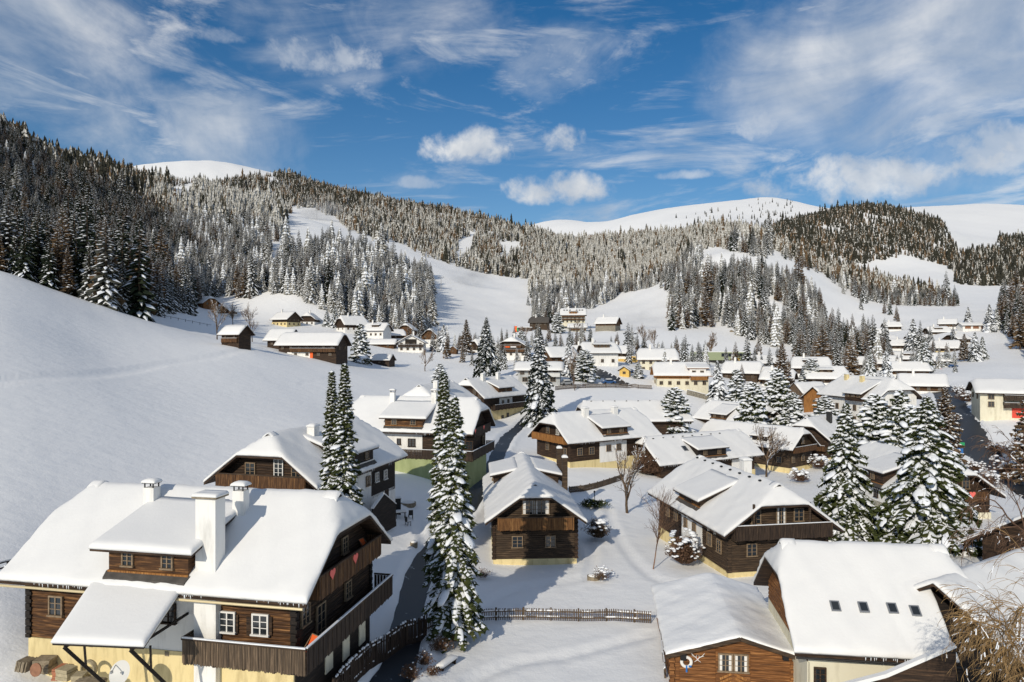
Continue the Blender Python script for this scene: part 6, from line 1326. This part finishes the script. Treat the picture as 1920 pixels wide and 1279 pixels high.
# hedge and lamp
p=hit(1112,950,70); bush('hedge','low dark clipped hedge behind the small dark chalet',p,1.9,.8,140,700,'needles',.10,30,None,'hedge'); q=at(1116,p.y-1.5); e=empty('garden_lamp',q,0,'slim black garden lamp post by the hedge','lamp'); b=MB(); b.tube([(0,0,-.2),(-.1,0,2.3)],.05,6); b.ob('post','metal_dark',e); b=MB(); b.tube([(-.1,0,2.3),(-.1,0,2.45),(-.1,0,2.55)],[.12,.14,.03],8); b.ob('lamp_head','metal_dark',e)
# satellite dish in the yard
H=H1; c=H.on_v(225,1262,-H.ww-2.6); w=H.world(c); e=empty('satellite_dish',(w.x,w.y,H.zb),0,'white satellite dish on a post in the yard of the yellow-based chalet','dish'); zc=w.z-H.zb
d=MB(); n=24; rings=[(0,0),(.22,.02),(.42,.065),(.62,.14)]; V=[]
nrm=Vector((-.25,-.85,.46)).normalized(); X=nrm.orthogonal().normalized(); Y=nrm.cross(X)
for r_,dp in rings: V+=[Vector((0,0,zc))+ (X*math.cos(6.2832*i/n)+Y*math.sin(6.2832*i/n))*max(r_,.001)+nrm*(dp-.1) for i in range(n)]
d.add(V,[(k*n+i,k*n+(i+1)%n,(k+1)*n+(i+1)%n,(k+1)*n+i) for k in range(3) for i in range(n)]); d.ob('dish','plastic_white',e,smooth=True)
b=MB(); b.tube([(0,.15,-1.0),(0,.12,zc)],.05,6); b.ob('post','metal_grey',e); b=MB(); f=Vector((0,0,zc))+nrm*.6; b.beam(Vector((0,0,zc))-Y*.55,f,.03,.03); b.box(f.x-.05,f.x+.05,f.y-.07,f.y+.07,f.z-.06,f.z+.06); b.ob('receiver_arm','metal_grey',e)
# pile of building material against the yellow wall
R=random.Random(3); LB=['stack of pale stone slabs against the yellow wall','wooden crate with cloth cover against the yellow wall','small stack of red bricks by the yellow wall','dusty cement sacks by the yellow wall','upright stone slabs leaning at the chalet corner','rusty round disc leaning on the stone slabs','concrete pipe ring by the yellow wall','low planks beside the concrete ring']
def yard(px,py,v): w=H1.world(H1.on_v(px,py,v)); return Vector((w.x,w.y,w.z))
def block(name,lab,cat,px,py,v,w,d,h,m,n=1,rz=0.0):
    p=yard(px,py,v); e=empty(name,p,H1.r+rz,lab,cat)
    mb=MB(); mb.box(-w/2,w/2,-d/2,d/2,0,h/n*.93); me=mb.mesh('slab',m)
    for i in range(n): ob('slab',me,e,loc=(R.uniform(-.04,.04),R.uniform(-.04,.04),i*h/n),rot=(0,0,R.uniform(-.05,.05)))
    return e
block('stone_slabs',LB[0],'stone',84,1258,-5.6,.95,.8,.75,'stone',5,.2); block('crate',LB[1],'crate',125,1272,-6.3,.8,.7,.6,'pile_cloth',3,-.1); block('brick_stack',LB[2],'bricks',112,1270,-5.9,.35,.8,.6,'brick_red',6,.1); block('sacks',LB[3],'sacks',150,1276,-6.5,.6,.7,.4,'pile_cloth',2,.3); block('planks',LB[7],'planks',170,1282,-6.8,1.4,.6,.25,'stone',3,.1)
p=yard(45,1256,-6.0); e=empty('leaning_slabs',p,H1.r,LB[4],'stone')
for i in range(6): b=MB(); b.box(-.04,.04,-.35,.35,0,.62); b.ob('slab','stone',e,loc=(i*.13-.3,R.uniform(-.05,.05),0),rot=(0,.25,0))
p=yard(68,1268,-6.6); e=empty('rusty_disc',p,H1.r,LB[5],'disc'); b=MB(); n=20; b.tube([(0,0,.36),(0,-.06,.37)],.36,20); b.ob('disc','roof_tile',e)
p=yard(168,1270,-6.0); e=empty('pipe_ring',p,H1.r,LB[6],'pipe'); b=MB(); V=[(math.cos(t)*(.42+.08*math.cos(q)),-.05+.16*math.sin(q),.5+math.sin(t)*(.42+.08*math.cos(q))) for t in [6.2832*i/20 for i in range(20)] for q in [6.2832*j/6 for j in range(6)]]; b.add(V,[(i*6+j,((i+1)%20)*6+j,((i+1)%20)*6+(j+1)%6,i*6+(j+1)%6) for i in range(20) for j in range(6)]); b.ob('ring','pile_cloth',e)
# stair rail by the cream house
p=at(1640,38); b=MB(); b0=H13.world(H13.on_v(1575,1290,-H13.ww-2.4)); b1=H13.world(H13.on_v(1660,1268,-H13.ww-2.4)); b2=H13.world(H13.on_v(1790,1212,-H13.ww-2.4)); e=empty('stair_wall',(b0.x,b0.y,3.5),0,'dark stair wall capped with a bright snow strip by the cream house','wall'); o=Vector((b0.x,b0.y,3.5))
for a,c in ((b0,b1),(b1,b2)): b.hexa([a-o-Vector((0,.12,6)),c-o-Vector((0,.12,6)),c-o+Vector((0,.12,-6)),a-o+Vector((0,.12,-6)),a-o-Vector((0,.12,0)),c-o-Vector((0,.12,0)),c-o+Vector((0,.12,0)),a-o+Vector((0,.12,0))])
b.ob('parapet','log_dark',e); s=MB()
for a,c in ((b0,b1),(b1,b2)): s.beam(a-o+Vector((0,0,.09)),c-o+Vector((0,0,.09)),.34,.2)
s.ob('wall_snow','snow_roof',e)
# signs
p=at(1797,133); p.z=gz(p.x,p.y); e=empty('parking_sign',p,math.radians(-20),'blue parking sign with a green sign above it on one post by the road','sign'); b=MB(); b.tube([(0,0,-.3),(0,0,3.4)],.05,6); b.ob('post','metal_grey',e)
b=MB(); b.box(-.75,.75,-.12,-.05,1.2,2.7); pl=b.ob('parking_plate','sign_blue',e)
b=MB(); b.box(-.35,-.18,-.15,-.12,1.45,2.45); b.box(-.18,.2,-.15,-.12,2.3,2.45); b.box(-.18,.2,-.15,-.12,1.88,2.03); b.box(.13,.3,-.15,-.12,1.96,2.37); b.ob('letter_p','sign_white',pl)
b=MB(); b.box(.0,1.0,-.10,-.04,2.8,3.7); b.ob('green_plate','sign_green',e)
p=at(1777,318); e=empty('banner',(p.x,p.y,CZ-(697-CY)/F*318-2),math.radians(-5),'long red advertising banner with white lettering by the road','banner'); b=MB(); n=[(-3.6,0),(3.2,.1),(3.6,.9),(3.5,2.3),(-3.2,2.1),(-3.6,1.2)]; b.prism(n,-.06,0); f=b.ob('cloth','banner_red',e,loc=(0,0,1.2)); s=MB()
s.prism([(-2.3,.75),(-2.05,1.15),(-2.3,1.55),(-2.55,1.15)],-.09,-.062); 
for i,x in enumerate((-1.7,-1.25,-.85,-.45,-.05)): s.box(x,x+.3,-.09,-.062,.8,1.5 if i==0 else 1.35)
s.box(.5,2.7,-.09,-.062,1.0,1.2); s.ob('lettering','sign_white',f)
b=MB(); b.box(-3.4,-3.3,0,.1,-2,2); b.ob('post','metal_dark',e); b=MB(); b.box(3.2,3.3,0,.1,-2,2); b.ob('post','metal_dark',e)
# lift pylons
def pylon(px,py,D,h,label,arm=3.2):
    p=at(px,D); e=empty('lift_pylon',p,math.radians(12),label,'pylon'); b=MB(); b.tube([(0,0,-1),(0,0,h)],[.35,.22],8); b.ob('mast','metal_grey',e); b=MB(); b.beam((-arm,0,h),(arm,0,h),.3,.4)
    b.ob('crossarm','metal_grey',e)
    for s in (-1,1):
        b=MB(); b.beam((s*arm*.85,-1.6,h+.3),(s*arm*.85,1.6,h+.3),.2,.35); b.ob('sheave_train','metal_dark',e); b=MB(); b.beam((s*arm*.45,0,h),(s*arm*.75,0,h+1.6),.12,.12); b.ob('strut','metal_grey',e)
pylon(1181,660,335,9.5,'grey chairlift pylon on the white meadow behind the white house'); pylon(1285,688,372,8,'chairlift pylon beside the green lift station',2.6); pylon(827,545,690,12,'distant lift pylon on the ski slope',3.0); pylon(511,585,450,7,'lift pylon above the farmhouse meadow',1.6); pylon(594,420,1150,13,'far pylon at the top of the ski slope',3)
# cars
def car(px,D,rz,m,label,snow=True):
    p=at(px,D); e=empty('parked_car',p,rz,label,'car'); b=MB()
    prof=[(-2.1,.35),(-2.1,.8),(-1.3,.95),(-.7,1.42),(.9,1.45),(1.6,.98),(2.15,.85),(2.15,.35)]; b.prism(prof,-.85,.85); b.ob('body',m,e)
    g=MB(); g.prism([(-1.2,.98),(-.68,1.36),(.85,1.39),(1.4,1.0)],-.87,.87); g.ob('side_glass','glass',e)
    w=MB(); w.tube([(0,-.1,0),(0,.1,0)],.33,12); me=w.mesh('wheel','tyre')
    for x in (-1.3,1.3):
        for y in (-.82,.82): ob('wheel',me,e,loc=(x,y,.33))
    if snow: s=MB(); s.prism([(-.75,1.44),(.92,1.47),(.8,1.66),(-.6,1.64)],-.8,.8); s.prism([(1.55,1.02),(2.1,.88),(2.05,1.05),(1.6,1.16)],-.8,.8); tag(s.ob('car_snow','snow_roof',e),kind='stuff')
car(1062,212,.4,'car_grey','grey snow-topped car beside the grey-blue house'); car(1141,222,.2,'car_blue','blue car under snow beside the lane'); car(1178,245,.2,'car_blue','blue car parked near the yellow timber stack'); car(1838,205,.8,'car_grey','snow-covered car under the bank by the apartment house'); car(1787,318,.3,'car_blue','dark blue car below the red banner')
# timber stack and box by the white house
p=at(1166,285); e=empty('timber_fence',p,math.radians(6),'low yellow timber fence by the white house','fence'); me=MB(); me.box(-.9,.9,-.05,.05,0,1.1); me=me.mesh('panel','yellow_timber')
for i in range(7): ob('panel',me,e,loc=(-5.6+i*1.87,0,0))
p=at(1188,290); e=empty('ticket_hut',p,0,'small yellow timber ticket box on the meadow','hut'); b=MB(); b.box(-1.2,1.2,-1,1,-.3,2.4); b.ob('wall','yellow_timber',e); b=MB(); b.box(-1.3,1.3,-1.1,1.1,2.4,2.65); b.ob('roof_snow','snow_roof',e); b=MB(); b.box(-.5,.5,-1.05,-1,1.2,1.9); b.ob('window','glass',e)
# orange and green end hut
p=at(985,470); e=empty('snack_hut',p,math.radians(-6),'low dark snack hut with orange and green end on the ski slope','hut'); b=MB(); b.box(-5.5,4.5,-2,2,-.5,2.3); b.ob('wall','board_dark',e); b=MB(); b.box(-7,-5.5,-2.1,2.1,-.5,3.2); b.ob('orange_end','orange_cloth',e); b=MB(); b.box(-5.5,-4.6,-2.1,-2.02,0,2.2); b.ob('green_panel','sign_green',e); b=MB(); b.box(-5.4,4.6,-2.2,2.2,2.3,2.65); b.ob('roof_snow','snow_roof',e)
# stone slabs and boulders scattered in the snow are left buried; a few rocks show on the spur
for k,(px,py,r_) in enumerate(((1392,612,2.2),(1420,608,1.8),(1440,622,2.0),(1372,622,1.5),(1455,630,1.7),(1290,606,1.6))):
    p=hit(px,py,300); R2=random.Random(k); I=ico()[1]; b=MB(); b.add([(v[0]*r_*R2.uniform(.8,1.3),v[1]*r_*R2.uniform(.8,1.2),v[2]*r_*.7*R2.uniform(.7,1.2)) for v in I[0]],I[1]); tag(b.ob('boulder','stone',None,loc=p),'dark boulder showing through the snow on the wooded spur','rock','boulders on the wooded spur')
# ---------------------------------------------------------------- drifting snow-gun mist
mm=bpy.data.materials.new('snow_mist'); mm.use_nodes=True; nt=mm.node_tree; nt.nodes.clear(); N=nt.nodes.new; Lk=nt.links.new
out=N('ShaderNodeOutputMaterial'); pv=N('ShaderNodeVolumePrincipled'); pv.inputs['Color'].default_value=(.95,.95,.95,1); pv.inputs['Anisotropy'].default_value=.2
tc=N('ShaderNodeTexCoord'); ln=N('ShaderNodeVectorMath'); ln.operation='LENGTH'; Lk(tc.outputs['Object'],ln.inputs[0])
mr=N('ShaderNodeMapRange'); mr.inputs[1].default_value=1.0; mr.inputs[2].default_value=.1; mr.interpolation_type='SMOOTHSTEP'; Lk(ln.outputs['Value'],mr.inputs[0])
nz=N('ShaderNodeTexNoise'); nz.inputs['Scale'].default_value=2.6; nz.inputs['Detail'].default_value=4; Lk(tc.outputs['Object'],nz.inputs['Vector'])
ns=N('ShaderNodeMapRange'); ns.inputs[1].default_value=.38; ns.inputs[2].default_value=.7; Lk(nz.outputs[0],ns.inputs[0])
m1=N('ShaderNodeMath'); m1.operation='MULTIPLY'; Lk(mr.outputs[0],m1.inputs[0]); Lk(ns.outputs[0],m1.inputs[1]); m2=N('ShaderNodeMath'); m2.operation='MULTIPLY'; Lk(m1.outputs[0],m2.inputs[0]); m2.inputs[1].default_value=.030; Lk(m2.outputs[0],pv.inputs['Density']); Lk(pv.outputs[0],out.inputs['Volume'])
MAT['snow_mist']=mm
for px,py,D,sx,sy,sz,lab in ((600,395,1120,58,40,26,'white snow-gun mist drifting over the top of the ski slope'),(880,520,760,34,26,16,'white snow-gun mist over the lower ski slope'),(745,600,430,22,14,7,'low white mist at the foot of the wooded spur'),(1195,600,480,22,16,12,'thin white mist over the meadow by the chairlift')):
    p=P3(px,py,D); I=ico()[1]; o=ob('snow_mist',mesh_from('snow_mist',[tuple(v) for v in I[0]],I[1],'snow_mist'),None,p); o.scale=(sx,sy,sz); tag(o,lab,'mist',kind='stuff')
